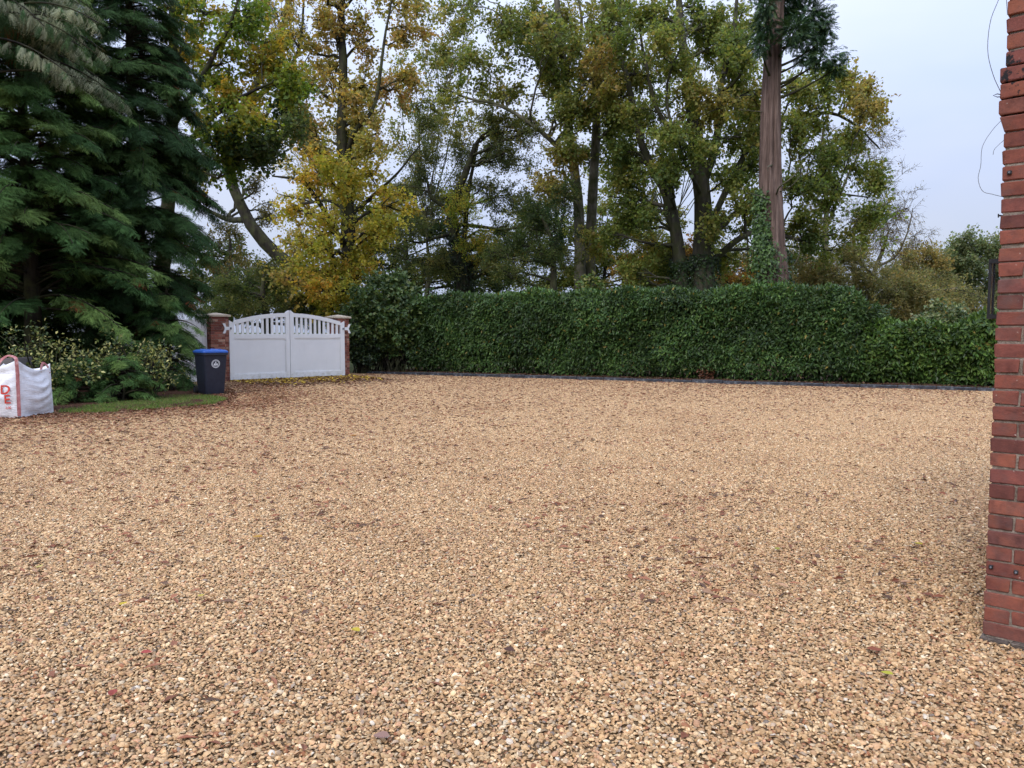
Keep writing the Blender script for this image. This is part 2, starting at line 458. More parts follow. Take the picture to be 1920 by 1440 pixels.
def M_ground(name, stops, scale, bd, detail=8):
    m, t, b = mat_new(name)
    g = t.nodes.new('ShaderNodeNewGeometry')
    n = noise(t, g.outputs['Position'], scale, detail, 0.7)
    col = mixc(t, 0.7, ramp(t, n, stops), ramp(t, noise(t, g.outputs['Position'], 0.35, 3), [(0.3, (0.7, 0.7, 0.7)), (0.7, (1.2, 1.2, 1.2))]), 'MULTIPLY')
    t.links.new(col, b.inputs['Base Color']); b.inputs['Roughness'].default_value = 0.95; b.inputs['Specular IOR Level'].default_value = 0.15
    bump(t, b, n, 0.8, bd)
    return m
MT['drive'] = M_ground('gravel_bed', [(0.3, (0.08, 0.05, 0.028)), (0.5, (0.17, 0.11, 0.06)), (0.7, (0.27, 0.185, 0.105))], 90, 0.01)
MT['soil'] = M_ground('leafy_soil', [(0.3, (0.022, 0.013, 0.009)), (0.5, (0.065, 0.032, 0.02)), (0.68, (0.13, 0.06, 0.035))], 18, 0.04)
MT['field'] = M_ground('rough_grass_field', [(0.3, (0.03, 0.04, 0.012)), (0.55, (0.07, 0.085, 0.025)), (0.72, (0.12, 0.11, 0.04))], 3, 0.05)

# ------------------------------------------------------------------ ground
def sheet(name, poly, z, mat, sub=0, amp=0.0):
    n = len(poly)
    V = [(x, y, z) for x, y in poly]
    return add(name, mesh_from(name, V, [np.array([list(range(n))])]), mat)

g = sheet('ground', [(-700, -300), (700, -300), (700, 1200), (-700, 1200)], -0.03, MT['field'])
tag(g, 'rough grass ground beyond the hedge', 'ground', kind='structure')

K0, K1 = np.array([-5.25, 27.9]), np.array([14.5, 18.25])        # kerb line
kd = (K1 - K0) / np.linalg.norm(K1 - K0); kn = np.array([-kd[1], kd[0]])   # kn points behind the kerb
drive = sheet('gravel_drive', [(-17, -4), (15, -4), tuple(K1), tuple(K0), (-5.0, 29.2), (-10.0, 24.2), (-17, 18)], 0.0, MT['drive'])
tag(drive, 'wide drive of tan pea gravel', 'drive', kind='structure')

def bed(name, poly, z, label, seed):
    """uneven soil sheet clipped to a polygon"""
    import bmesh
    from mathutils import noise as mn
    bm = bmesh.new()
    vs = [bm.verts.new((x, y, z)) for x, y in poly]
    bm.faces.new(vs)
    xs = [p[0] for p in poly]; ys = [p[1] for p in poly]
    for ax, lo, hi in ((0, min(xs), max(xs)), (1, min(ys), max(ys))):
        for k in np.arange(math.ceil(lo / 0.35) * 0.35, hi, 0.35):
            co = (k, 0, 0) if ax == 0 else (0, k, 0); no = (1, 0, 0) if ax == 0 else (0, 1, 0)
            bmesh.ops.bisect_plane(bm, geom=bm.verts[:] + bm.edges[:] + bm.faces[:], plane_co=co, plane_no=no)
    for v in bm.verts:
        if not v.is_boundary: v.co.z += 0.05 * abs(mn.noise((v.co.x * 1.3, v.co.y * 1.3, seed))) + 0.02
    me = bpy.data.meshes.new(name); bm.to_mesh(me); bm.free()
    return tag(add(name, me, MT['soil']), label, 'soil', kind='structure')
b0, b1 = K0 + kn * 0.10, K1 + kn * 0.10
bed('planting_bed', [tuple(b0), tuple(b1), tuple(b1 + kn * 5), tuple(b0 + kn * 5)], 0.055, 'dark leafy soil under the laurel hedge behind the kerb', 3.1)
bed('planting_bed', [(-8.9, 14.55), (-7.6, 14.35), (-6.1, 15.9), (-6.5, 17.2), (-7.6, 18.9), (-9.0, 21.9), (-12, 20.5), (-17, 17), (-17, 13.6)], 0.022,
    'brown littered soil under the dark cypress trees', 8.7)

# gravel: four one-metre patches of real stones laid over the drive
PAL_G = [(0.58, 0.41, 0.235), (0.50, 0.335, 0.18), (0.64, 0.49, 0.305), (0.42, 0.265, 0.135), (0.38, 0.285, 0.19), (0.55, 0.36, 0.21), (0.72, 0.62, 0.46),
         (0.30, 0.135, 0.07), (0.24, 0.20, 0.17), (0.48, 0.29, 0.18)]
PAL_GW = [22, 20, 14, 15, 5, 11, 4.5, 4, 1.2, 7]
def stone_template(k=7):
    a = np.arange(k) * 2 * np.pi / k
    r1 = np.stack([np.cos(a), np.sin(a), np.full(k, -0.12)], 1)
    r2 = np.stack([np.cos(a + 0.4) * 0.68, np.sin(a + 0.4) * 0.68, np.full(k, 0.72)], 1)
    V = np.vstack([r1, r2, [[0, 0, 0.98]]])
    i = np.arange(k); j = (i + 1) % k
    Q = np.stack([i, j, j + k, i + k], 1)
    T = np.stack([i + k, j + k, np.full(k, 2 * k)], 1)
    return V, Q, T
ST_V, ST_Q, ST_T = stone_template()
def stones(P, size, flat, seed_cols):
    n = len(P); k = len(ST_V)
    sx = size; sy = size * rng.uniform(0.55, 0.95, n); sz = size * flat
    V = ST_V[None] * np.stack([sx, sy, sz], 1)[:, None] * (1 + rng.normal(0, 0.11, (n, k, 1)))
    V = V + rng.normal(0, 0.05, (n, k, 3)) * size[:, None, None]
    az = rng.uniform(0, 2 * np.pi, n); tx = rng.normal(0, 0.33, n); ty = rng.normal(0, 0.33, n)
    def rot(V, a, i, j):
        c, s = np.cos(a)[:, None], np.sin(a)[:, None]
        A, B = V[..., i] * c - V[..., j] * s, V[..., i] * s + V[..., j] * c
        V = V.copy(); V[..., i] = A; V[..., j] = B; return V
    V = rot(V, tx, 1, 2); V = rot(V, ty, 0, 2); V = rot(V, az, 0, 1)
    V = (V + P[:, None]).reshape(-1, 3)
    off = (np.arange(n) * k)[:, None, None]
    Q = (ST_Q[None] + off).reshape(-1, 4); T = (ST_T[None] + off).reshape(-1, 3)
    C = np.repeat(seed_cols, k, 0)
    return V, [Q, T], C
patches = []
for s in range(3):
    m = 84
    gx, gy = np.meshgrid((np.arange(m) + 0.5) / m - 0.5, (np.arange(m) + 0.5) / m - 0.5)
    n = m * m
    size = np.clip(rng.lognormal(math.log(0.0079), 0.35, n), 0.004, 0.0175)
    P = np.stack([gx.ravel() + rng.normal(0, 0.006, n), gy.ravel() + rng.normal(0, 0.006, n), rng.uniform(0.0, 0.011, n)], 1)
    cols = pick(PAL_G, n, PAL_GW) * rng.uniform(0.66, 1.22, (n, 1)) * [1.06, 1.0, 0.92]
    V, F, C = stones(P, size, rng.uniform(0.30, 0.58, n), cols)
    me = mesh_from('gravel_patch', V, F, C, smooth=True)
    me.materials.append(MT['stone'])
    o = bpy.data.objects.new('gravel_patch', me)      # source shape only, not placed in the scene itself
    patches.append(o)

def inside(poly, x, y):
    r = np.zeros(len(x), bool); n = len(poly)
    for i in range(n):
        x0, y0 = poly[i]; x1, y1 = poly[(i + 1) % n]
        c = ((y0 > y) != (y1 > y)) & (x < (x1 - x0) * (y - y0) / (y1 - y0 + 1e-12) + x0)
        r ^= c
    return r
gx, gy = np.meshgrid(np.arange(-17, 15) + 0.5, np.arange(-1, 29) + 0.5)
gx, gy = gx.ravel(), gy.ravel()
ok = inside([(-17, -4), (15, -4), tuple(K1 + kn * .3), tuple(K0 + kn * .3), (-5.3, 28.5), (-9.6, 24.6), (-17, 18)], gx, gy) & (np.abs(gx) < 0.72 * gy + 2.0)
gx, gy = gx[ok], gy[ok]
me = bpy.data.meshes.new('gravel'); me.vertices.add(len(gx))
me.vertices.foreach_set('co', np.stack([gx, gy, np.full(len(gx), 0.001)], 1).astype(np.float32).ravel())
a = me.attributes.new('quarter', 'FLOAT', 'POINT'); a.data.foreach_set('value', (rng.integers(0, 4, len(gx)) * (math.pi / 2)).astype(np.float32))
a = me.attributes.new('which', 'INT', 'POINT'); a.data.foreach_set('value', rng.integers(0, 3, len(gx)).astype(np.int32))
grav = add('gravel', me)
tag(grav, 'loose tan gravel stones covering the whole drive', 'gravel', kind='stuff')
ng = bpy.data.node_groups.new('lay_gravel', 'GeometryNodeTree')
ng.interface.new_socket('Geometry', in_out='INPUT', socket_type='NodeSocketGeometry')
ng.interface.new_socket('Geometry', in_out='OUTPUT', socket_type='NodeSocketGeometry')
gi, go = ng.nodes.new('NodeGroupInput'), ng.nodes.new('NodeGroupOutput')
iop = ng.nodes.new('GeometryNodeInstanceOnPoints')
g2i = ng.nodes.new('GeometryNodeGeometryToInstance')
for o in reversed(patches):
    oi = ng.nodes.new('GeometryNodeObjectInfo'); oi.inputs[0].default_value = o
    ng.links.new(oi.outputs['Geometry'], g2i.inputs[0])
na = ng.nodes.new('GeometryNodeInputNamedAttribute'); na.data_type = 'FLOAT'; na.inputs[0].default_value = 'quarter'
cx = ng.nodes.new('ShaderNodeCombineXYZ'); ng.links.new(na.outputs[0], cx.inputs[2])
nw = ng.nodes.new('GeometryNodeInputNamedAttribute'); nw.data_type = 'INT'; nw.inputs[0].default_value = 'which'
iop.inputs['Pick Instance'].default_value = True
ng.links.new(gi.outputs[0], iop.inputs['Points']); ng.links.new(g2i.outputs[0], iop.inputs['Instance'])
ng.links.new(nw.outputs[0], iop.inputs['Instance Index']); ng.links.new(cx.outputs[0], iop.inputs['Rotation'])
ng.links.new(iop.outputs[0], go.inputs[0])
md = grav.modifiers.new('lay', 'NODES'); md.node_group = ng

# the largest stones right in front, one by one
stone_meshes = []
for s in range(10):
    V, F, C = stones(np.zeros((1, 3)), np.array([1.0]), np.array([random.uniform(0.4, 0.6)]), np.ones((1, 3)))
    me = mesh_from('stone', V, F, None, smooth=True); me.materials.append(MT['stone1']); stone_meshes.append(me)
for k in range(290):
    o = bpy.data.objects.new('stone', random.choice(stone_meshes)); COL.objects.link(o); o.parent = drive
    y = random.uniform(2.6, 3.3) ** 1.0; x = random.uniform(-0.70, 0.70) * y
    o.location = (x, y, random.uniform(0.010, 0.016)); o.rotation_euler = (random.gauss(0, .25), random.gauss(0, .25), random.uniform(0, 6.28))
    sz = random.uniform(0.0095, 0.0145); o.scale = (sz, sz, sz)

# kerb: dark edging pieces
kerb = tag(empty('kerb', (K0[0], K0[1], 0), math.atan2(kd[1], kd[0])), 'low dark kerb along the foot of the hedge', 'kerb', kind='structure')
L = np.linalg.norm(K1 - K0); x = 0.0
kme = []
for s in range(4):
    mb = MB().box(0.006, 0.894, -0.03, 0.07, -0.05, 0.095, 0.014); me = mb.mesh('kerb_stone'); me.materials.append(MT['kerb']); kme.append(me)
while x < L:
    o = bpy.data.objects.new('kerb_stone', random.choice(kme)); COL.objects.link(o); o.parent = kerb
    o.location = (x, random.gauss(0, .008), random.gauss(0, .006)); o.rotation_euler = (random.gauss(0, .03), random.gauss(0, .008), random.gauss(0, .006)); x += 0.9

# ------------------------------------------------------------------ brick building corner
BC = np.array([2.293, 3.70]); bd_ = np.array([0.752, -0.659])      # front face runs right and nearer
b_rz = math.atan2(bd_[1], bd_[0])
bld = empty('brick_building', (BC[0], BC[1], 0), b_rz)
tag(bld, 'corner of a red brick building with a projecting corbel band', 'building')
# local: x along the front face, y into the wall (behind), z up ; front face at y=0, side face at x=0
BL, BW, BH, JT = 0.215, 0.1025, 0.065, 0.010
def brick_mesh(lx, ly, seed, cham=0):
    import bmesh
    rs = random.Random(seed)
    bm = bmesh.new(); bmesh.ops.create_cube(bm, size=1)
    for v in bm.verts: v.co = ((v.co.x + .5) * lx, (v.co.y + .5) * ly, (v.co.z + .5) * BH)
    bmesh.ops.bevel(bm, geom=bm.edges[:], offset=0.0045, segments=1, affect='EDGES')
    for v in bm.verts: v.co += Vector((rs.gauss(0, .0016), rs.gauss(0, .0016), rs.gauss(0, .0018)))
    if cham:
        for v in bm.verts:
            k = cham * (v.co.z / BH)
            if v.co.y < ly * .5: v.co.y -= k
            if v.co.x < lx * .5 and cham: v.co.x -= k
    me = bpy.data.meshes.new('brick'); bm.to_mesh(me); bm.free()
    me.materials.append(MT['brick']); return me
bm_str = [brick_mesh(BL, BW, s) for s in range(5)]; bm_hdr = [brick_mesh(BW, BL, s + 20) for s in range(5)]
bm_strc = brick_mesh(BL, BW, 50, 0.02); bm_hdrc = brick_mesh(BW, BL, 51, 0.02)
NC = 52
Z0 = 0.03
side_b = []
for c in range(NC):
    z = Z0 + c * 0.075
    proj = 0.022 if 33 <= c <= 35 else 0.0
    if c > 35: proj = 0.004
    cham = c == 32
    head_first = c % 2 == 1
    x = -proj; k = 0
    while x < 0.80:
        hdr = head_first and k == 0
        me = (bm_hdrc if hdr else bm_strc) if cham else random.choice(bm_hdr if hdr else bm_str)
        o = bpy.data.objects.new('brick', me); COL.objects.link(o); o.parent = bld
        if c in (34, 35, 36) or (c == 33 and k > 0):
            o.material_slots[0].link = 'OBJECT'; o.material_slots[0].material = MT['brick_tar']
        o.location = (x, -proj + random.gauss(0, .0022), z + random.gauss(0, .0014))
        o.rotation_euler = (0, 0, random.gauss(0, .004))
        x += (BW if hdr else BL) + JT; k += 1
    # side face bricks (mostly out of sight)
    y = (BL if head_first else BW) + JT
    while y < 2.2:
        side_b.append((y, z, proj)); y += BL + JT
mb = MB()
for y, z, p in side_b: mb.box(-p, BW - p, y, y + BL, z, z + BH, 0.004)
o = mb.build('side_brickwork', MT['brick'], bld); o['kind'] = 'stuff'
mb = MB().box(0.008, 0.86, 0.008, 2.25, 0.0, Z0 + NC * 0.075)
mb.build('mortar', MT['mortar'], bld)
# rough slate and mortar footing
mb = MB()
for i in range(7):
    x0 = -0.012 + i * 0.13; mb.box(x0, x0 + 0.122, -0.014 - random.uniform(0, .012), 0.1, -0.02, 0.024 + random.uniform(-.004, .004), 0.005)
for i in range(9): mb.box(-0.013, 0.05, 0.11 + i * .24, 0.34 + i * .24, -0.02, 0.023, 0.005)
mb.build('footing', M_simple('slate_footing', [(0.3, (0.05, 0.04, 0.035)), (0.55, (0.13, 0.10, 0.08)), (0.7, (0.25, 0.2, 0.16))], 30, .9, .8, vscale=(1, 1, 5)), bld)
# black square fixings with bolt heads
for (x, zc) in ((0.022, Z0 + 4 * .075 + .04), (0.125, Z0 + 4 * .075 + .036), (0.03, Z0 + 29 * .075 + .033)):
    f = MB().box(x - .009, x + .009, -0.012, 0.001, zc - .009, zc + .009, .002).build('wall_bolt', MT['blackmetal'], bld)
    MB().tube([(x, -.012, zc), (x, -.018, zc)], [.005, .004], 8).build('bolt_head', MT['cable'], f)
def locw(x, y, z):
    return np.array([BC[0] + bd_[0] * x - bd_[1] * y, BC[1] + bd_[1] * x + bd_[0] * y, z])
def cable(name, label, pxs, r=0.0016):
    pts = catmull(np.array([PX(a, b, d) for a, b, d in pxs]), 28)
    V, F = tubes(pts[None], np.full((1, len(pts)), r), 6)
    o = add(name, mesh_from(name, V, F, smooth=True), MT['cable']); return tag(o, label, 'cable')
cable('cable', 'long thin cable looping out from the brick corner above the corbel', [(1876, 172, 3.70), (1862, 140, 3.68), (1852, 95, 3.68), (1857, 40, 3.68), (1872, 0, 3.70), (1880, -30, 3.70), (1886, -10, 3.69), (1889, 28, 3.70)])
cable('cable', 'thin wire loop hanging off the brick wall below the corbel', [(1881, 222, 3.70), (1860, 245, 3.68), (1842, 275, 3.68), (1839, 310, 3.68), (1834, 335, 3.68), (1842, 358, 3.68), (1860, 364, 3.68), (1880, 369, 3.71)], 0.0013)
cable('cable', 'short cut wire end sticking out of the brick wall', [(1882, 263, 3.71), (1872, 272, 3.69), (1864, 281, 3.69), (1862, 290, 3.69)], 0.0013)
# small iron hook under the corbel
mb = MB(); hp = [PX(1880, 178, 3.71), PX(1870, 176, 3.69), PX(1862, 179, 3.68), PX(1870, 182, 3.69), PX(1880, 181, 3.71)]
mb.tube(hp, [.0022] * 5, 6); tag(mb.build('iron_hook', MT['blackmetal']), 'small black iron loop hook under the corbel', 'hook')
mb = MB(); mb.tube([PX(1881, 405, 3.72), PX(1872, 404, 3.70)], [.004, .004], 6); mb.tube([PX(1872, 401, 3.70), PX(1872, 408, 3.70)], [.003, .003], 6)
tag(mb.build('wall_hook', MT['blackmetal']), 'tiny black nail hook on the brick edge above the lantern', 'hook')

# lantern on the hidden side wall
lant = empty('wall_lantern', locw(0, 0.95, 1.745), b_rz)
tag(lant, 'black framed glass wall lantern behind the brick corner', 'lantern')
W2, D2, H2 = 0.055, 0.195, 0.158
mb = MB()
for yy in (-W2, W2):
    for xx in (-D2, -0.028):
        mb.box(xx, xx + 0.013, yy - .0065, yy + .0065, -H2, H2)
for zz in (-H2, H2):
    e = 0.012
    mb.box(-D2 - .001, -0.009, -W2 - .010, -W2 + .010, zz - e, zz + e); mb.box(-D2 - .001, -0.009, W2 - .010, W2 + .010, zz - e, zz + e)
    mb.box(-D2 - .002, -D2 + .019, -W2 + .010, W2 - .010, zz - e - .001, zz + e + .001)
mb.build('frame', MT['blackmetal'], lant)
MB().box(-0.012, 0.0, -.06, .06, -.15, .15, .003).build('back_plate', MT['blackmetal'], lant)
MB().box(-D2 + .006, -D2 + .009, -W2 + .010, W2 - .010, -H2 + .013, H2 - .013).build('pane', MT['glass'], lant)
for s in (-1, 1):
    MB().box(-D2 + .019, -.03, s * W2 - .0015, s * W2 + .0015, -H2 + .013, H2 - .013).build('pane', MT['glass'], lant)
MB().tube([(-.09, 0, -H2 + .01), (-.09, 0, -H2 + .11)], [.017, .017], 12).box(-.13, -.012, -.012, .012, -H2 - .005, -H2 + .012).build('lamp_holder', MT['blackmetal'], lant)

# ------------------------------------------------------------------ gate and piers
GA, GB = np.array([-8.53, 23.5]), np.array([-5.62, 26.1])
gdv = (GB - GA); GW = np.linalg.norm(gdv); gdv /= GW; g_rz = math.atan2(gdv[1], gdv[0])
def gate(name, x0, x1, hinge_left, label):
    root = empty(name, (GA[0] + gdv[0] * (x0 if hinge_left else x1), GA[1] + gdv[1] * (x0 if hinge_left else x1), 0), g_rz)
    tag(root, label, 'gate', 'pair of white driveway gates')
    ox = x0 if hinge_left else x1
    C = GW / 2
    def arch(x):   # top of the arched rail
        u = abs(x - C) / C
        return 2.09 - 0.30 * u ** 2.0
    W = MT['white']
    a, b = x0 - ox, x1 - ox
    hs, ms = 0.15, 0.135       # stile widths
    lo, hi = 0.045, 0.0
    yf, yb = -0.035, 0.035
    # stiles
    if hinge_left: hx0, hx1, mx0, mx1 = a, a + hs, b - ms, b - .004
    else: hx0, hx1, mx0, mx1 = b - hs, b, a + .004, a + ms
    mb = MB(); t0 = 1.845
    e = (hx0, hx1) if hinge_left else (hx1, hx0)
    poly = [(hx0, lo), (hx1, lo), (hx1, arch(hx1 + ox) - .06), ((hx0 + hx1) / 2, 1.80), (hx0, t0)] if hinge_left else [(hx0, lo), (hx1, lo), (hx1, t0), ((hx0 + hx1) / 2, 1.80), (hx0, arch(hx0 + ox) - .06)]
    mb.prism(poly, yf - .003, yb + .003).build('stile', W, root)
    pk = 2.175
    poly = [(mx0, 0.02), (mx1, 0.02), (mx1, pk), (mx1 - .03, pk - .004), (mx0 + .02, 2.115), (mx0, 2.085)] if hinge_left else [(mx0, 0.02), (mx1, 0.02), (mx1, 2.085), (mx1 - .02, 2.115), (mx0 + .03, pk - .004), (mx0, pk)]
    MB().prism(poly, yf - .006, yb + .006).build('stile', W, root)
    ia, ib = min(hx1, mx1), max(hx0, mx0)
    # arched rail
    xs = np.linspace(ia - .001, ib + .001, 25); th = 0.125
    top = [(x, arch(x + ox)) for x in xs]; bot = [(x, arch(x + ox) - th) for x in xs]
    mb = MB()
    for i in range(24):
        mb.prism([bot[i], bot[i + 1], top[i + 1], top[i]], yf, yb)
    mb.build('arched_rail', W, root)
    mid0, mid1 = 1.30, 1.43
    MB().box(ia, ib, yf - .002, yb + .002, mid0, mid1, .004).build('middle_rail', W, root)
    MB().box(ia, ib, yf - .002, yb + .002, lo, 0.20, .004).build('bottom_rail', W, root)
    # raised panel and bead
    MB().box(ia, ib, -0.012, 0.012, 0.20, mid0).build('panel', W, root)
    mb = MB()
    mb.prism([(ia, mid0 - .022), (ib, mid0 - .022), (ib, mid0), (ia, mid0)], yf + .004, -.012)
    mb.prism([(ia, .20), (ib, .20), (ib, .222), (ia, .222)], yf + .004, -.012)
    mb.prism([(ia, .222), (ia + .02, .222), (ia + .02, mid0 - .022), (ia, mid0 - .022)], yf + .006, -.012)
    mb.prism([(ib - .02, .222), (ib, .222), (ib, mid0 - .022), (ib - .02, mid0 - .022)], yf + .006, -.012)
    mb.build('panel_bead', W, root)
    # ten pales
    n = 10; pitch = (ib - ia) / (n + .5); pw = 0.078
    for i in range(n):
        xc = ia + pitch * (i + .75)
        l, r = xc - pw / 2, xc + pw / 2
        MB().prism([(l, mid1 - .002), (r, mid1 - .002), (r, arch(r + ox) - th + .004), (l, arch(l + ox) - th + .004)], -.016, .016).build('pale', W, root)
    # forked hinge plate on the pier
    s = -1 if hinge_left else 1
    hb = a if hinge_left else b
    mb = MB(); zc = 1.60
    px = lambda v: hb + s * v
    pts = [(0, -.05), (.10, -.05), (.13, -.14), (.20, -.15), (.19, -.06), (.15, 0), (.19, .06), (.20, .15), (.13, .14), (.10, .05), (0, .05)]
    pl = [(px(x), zc + z) for x, z in pts]
    if s < 0: pl = pl[::-1]
    pl = [(x, z) for x, z in pl]
    # fan into convex pieces
    mb.prism([(min(px(0), px(.15)), zc - .05), (max(px(0), px(.15)), zc - .05), (max(px(0), px(.15)), zc + .05), (min(px(0), px(.15)), zc + .05)], -.075, -.06)
    for u in (-1, 1):
        q = [(px(.10), zc + u * .04), (px(.15), zc + u * .02), (px(.21), zc + u * .15), (px(.13), zc + u * .15)]
        ar = sum(q[i][0] * q[(i + 1) % 4][1] - q[(i + 1) % 4][0] * q[i][1] for i in range(4))
        if ar < 0: q = q[::-1]
        mb.prism(q, -.077, -.0585)
    h = mb.build('hinge_plate', W, root)
    MB().box(px(-.05) - .022, px(-.05) + .022, -.062, -.036, zc - .03, zc + .03).build('hinge_bolt', MT['cable'], h)
    return root
CG = GW / 2
gate('gate', 0.0, CG - .004, True, 'white arched gate leaf beside the blue lidded bin')
gate('gate', CG + .004, GW, False, 'white arched gate leaf beside the leafy shrub and hedge')

def pier(loc, label, wid=0.54, top=1.96):
    root = empty('gate_pier', (loc[0], loc[1], 0), g_rz)
    tag(root, label, 'gate pier', 'brick gate piers')
    h = wid / 2; V = []; F = []; C = []; mb = MB(); cols = []
    pal = np.array([(0.20, 0.065, 0.045), (0.28, 0.10, 0.07), (0.16, 0.06, 0.05), (0.36, 0.17, 0.12), (0.42, 0.25, 0.18), (0.24, 0.09, 0.06)])
    nc = int(top / 0.075)
    for c in range(nc):
        z = c * .075 + .004; odd = c % 2
        for side in range(4):
            seg = [(0, BL), (BL + JT, 2 * BL + JT), (2 * BL + 2 * JT, wid - BW - JT)] if not odd else [(0, BW * 1.0), (BW + JT, BW + JT + BL), (BW + BL + 2 * JT, wid - BW - JT)]
            for s0, s1 in seg:
                n0 = mb.n
                b = MB().box(-h + s0, -h + s1, -h, -h + BW, z, z + BH, .003)
                v = np.concatenate(b.v); ang = side * math.pi / 2; ca, sa = math.cos(ang), math.sin(ang)
                v = v + rng.normal(0, .0008, v.shape); v[:, 1] += rng.normal(0, .0015)
                v = np.stack([v[:, 0] * ca - v[:, 1] * sa, v[:, 0] * sa + v[:, 1] * ca, v[:, 2]], 1)
                mb.raw(v, [f for fs in b.f.values() for f in fs])
                cols.append(np.repeat(pal[rng.choice(6, 1, p=[.25, .25, .15, .15, .08, .12])] * rng.uniform(.8, 1.2), len(v), 0))
    me = mesh_from('brickwork', np.concatenate(mb.v), [np.array(f) for f in mb.f.values()], np.concatenate(cols))
    o = add('brickwork', me, MT['brickcol'], root); o['kind'] = 'stuff'
    MB().box(-h + .008, h - .008, -h + .008, h - .008, 0, nc * .075).build('mortar', MT['mortar'], root)
    zt = nc * .075; w = h + .055
    q = [(-w, -w, zt), (w, -w, zt), (w, w, zt), (-w, w, zt), (-w, -w, zt + .055), (w, -w, zt + .055), (w, w, zt + .055), (-w, w, zt + .055), (0, 0, zt + .125)]
    MB().raw(q, [(3, 2, 1, 0), (0, 1, 5, 4), (1, 2, 6, 5), (2, 3, 7, 6), (3, 0, 4, 7), (4, 5, 8), (5, 6, 8), (6, 7, 8), (7, 4, 8)]).build('cap_stone', MT['stonecap'], root)
    return root
gnv = np.array([gdv[1], -gdv[0]])     # towards the camera side
pier(GA - gdv * 0.29 - gnv * 0.22, 'brick gate pier with stone cap behind the blue lidded bin')
pier(GB - gdv * 0.02 - gnv * 0.36, 'brick gate pier with stone cap beside the leafy shrub')
# threshold strip under the gate
sill = MB().box(-.1, GW + .1, -.16, .12, -.02, .03, .006).build('gate_threshold', M_simple('grey_setts', [(0.3, (.09, .085, .085)), (0.7, (.19, .18, .175))], 12, .9, .5))
sill.location = (GA[0], GA[1], 0); sill.rotation_euler = (0, 0, g_rz); tag(sill, 'grey stone threshold strip under the white gates', 'threshold', kind='structure')

# white boarded fence left of the pier
fe = empty('white_fence', tuple(GA - gdv * 0.58 - gnv * 0.2) + (0,), g_rz)
tag(fe, 'white boarded fence panel behind the cypress branches', 'fence')
x = 0.0; bmsh = None
while x > -2.6:
    o = MB().box(x - .145, x - .003, -.012, .012, .03, 1.86, .003).build('board', MT['white'], fe); x -= .148
for zz in (.35, 1.1, 1.7): MB().box(x, 0, .012, .05, zz, zz + .08).build('rail', MT['white'], fe)

# ------------------------------------------------------------------ wheelie bin
bn = np.array([0.66, -0.75]); b_yaw = math.atan2(bn[1], bn[0]) + math.pi / 2       # local -y is the front
BPOS = np.array([-7.16, 18.5])
bin_ = empty('wheelie_bin', (BPOS[0], BPOS[1], 0.02), b_yaw)
tag(bin_, 'dark wheelie bin with blue lid and white round emblem', 'bin')
def rrect(w, d, z, r=0.05, y0=0.0, k=4):
    pts = []
    for cx, cy, a0 in ((w / 2 - r, d / 2 - r, 0), (-w / 2 + r, d / 2 - r, 90), (-w / 2 + r, -d / 2 + r, 180), (w / 2 - r, -d / 2 + r, 270)):
        for i in range(k + 1):
            a = R(a0 + 90 * i / k); pts.append((cx + r * math.cos(a), y0 + cy + r * math.sin(a), z))
    return pts
def loft(mb, rings, caps=True):
    n = len(rings[0]); V = [p for r_ in rings for p in r_]; F = []
    for i in range(len(rings) - 1):
        for j in range(n):
            F.append((i * n + j, i * n + (j + 1) % n, (i + 1) * n + (j + 1) % n, (i + 1) * n + j))
    if caps: F.append(tuple(range(n - 1, -1, -1))); F.append(tuple(range((len(rings) - 1) * n, len(rings) * n)))
    return mb.raw(V, F)
loft(MB(), [rrect(.44, .52, .02, y0=.02), rrect(.46, .54, .08, y0=.02), rrect(.55, .66, .92), rrect(.56, .68, .93), rrect(.585, .72, .935, .04), rrect(.585, .72, .985, .04)]).build('body', MT['binbody'], bin_)
lid = loft(MB(), [rrect(.60, .74, .987, .05), rrect(.605, .745, 1.005, .05), rrect(.60, .74, 1.025, .06), rrect(.50, .63, 1.055, .08), rrect(.30, .40, 1.065, .08)]).build('lid', MT['binblue'], bin_, smooth=False)
mb = MB()
for xx in (-.12, .12): mb.box(xx - .025, xx + .025, -.30, .27, 1.035, 1.075, .008)
mb.build('lid_rib', MT['binblue'], lid)
mb = MB().tube([(-.25, .40, .99), (.25, .40, .99)], [.018, .018], 10)
for xx in (-.2, 0, .2): mb.box(xx - .02, xx + .02, .34, .41, .965, .985)
mb.build('handle', MT['binbody'], bin_)
for s in (-1, 1):
    w = MB().tube([(s * .235, .30, .10), (s * .29, .30, .10)], [.10, .10], 20).build('wheel', MT['rubber'], bin_)
    MB().tube([(s * .29, .30, .10), (s * .296, .30, .10)], [.055, .05], 14).build('hub', MT['binbody'], w)
MB().tube([(-.235, .30, .10), (.235, .30, .10)], [.012, .012], 8).build('axle', MT['blackmetal'], bin_)
# round emblem on the front, on the sloping face
def on_front(x, z, off=.004):
    t = (z - .08) / (.92 - .08); return (x, (-.25 + t * (-.33 + .25)) - off, z)
em = MB(); zc = .73
def ring(mb, r0, r1, k=36):
    V = []
    for i in range(k):
        a = 2 * math.pi * i / k
        V += [on_front(r0 * math.cos(a), zc + r0 * math.sin(a)), on_front(r1 * math.cos(a), zc + r1 * math.sin(a))]
    mb.raw(V, [(2 * i, 2 * i + 1, (2 * i + 3) % (2 * k), (2 * i + 2) % (2 * k)) for i in range(k)])
ring(em, .088, .098); ring(em, .066, .070)
for i in range(22):      # lettering around the rim, too small to read
    a = 2 * math.pi * i / 22; rr = .079; ca, sa = math.cos(a), math.sin(a)
    q = [(-.006, -.006), (.006, -.006), (.006, .006), (-.006, .006)]
    em.raw([on_front(rr * ca + u * -sa + v * ca, zc + rr * sa + u * ca + v * sa) for u, v in q], [(0, 1, 2, 3)])
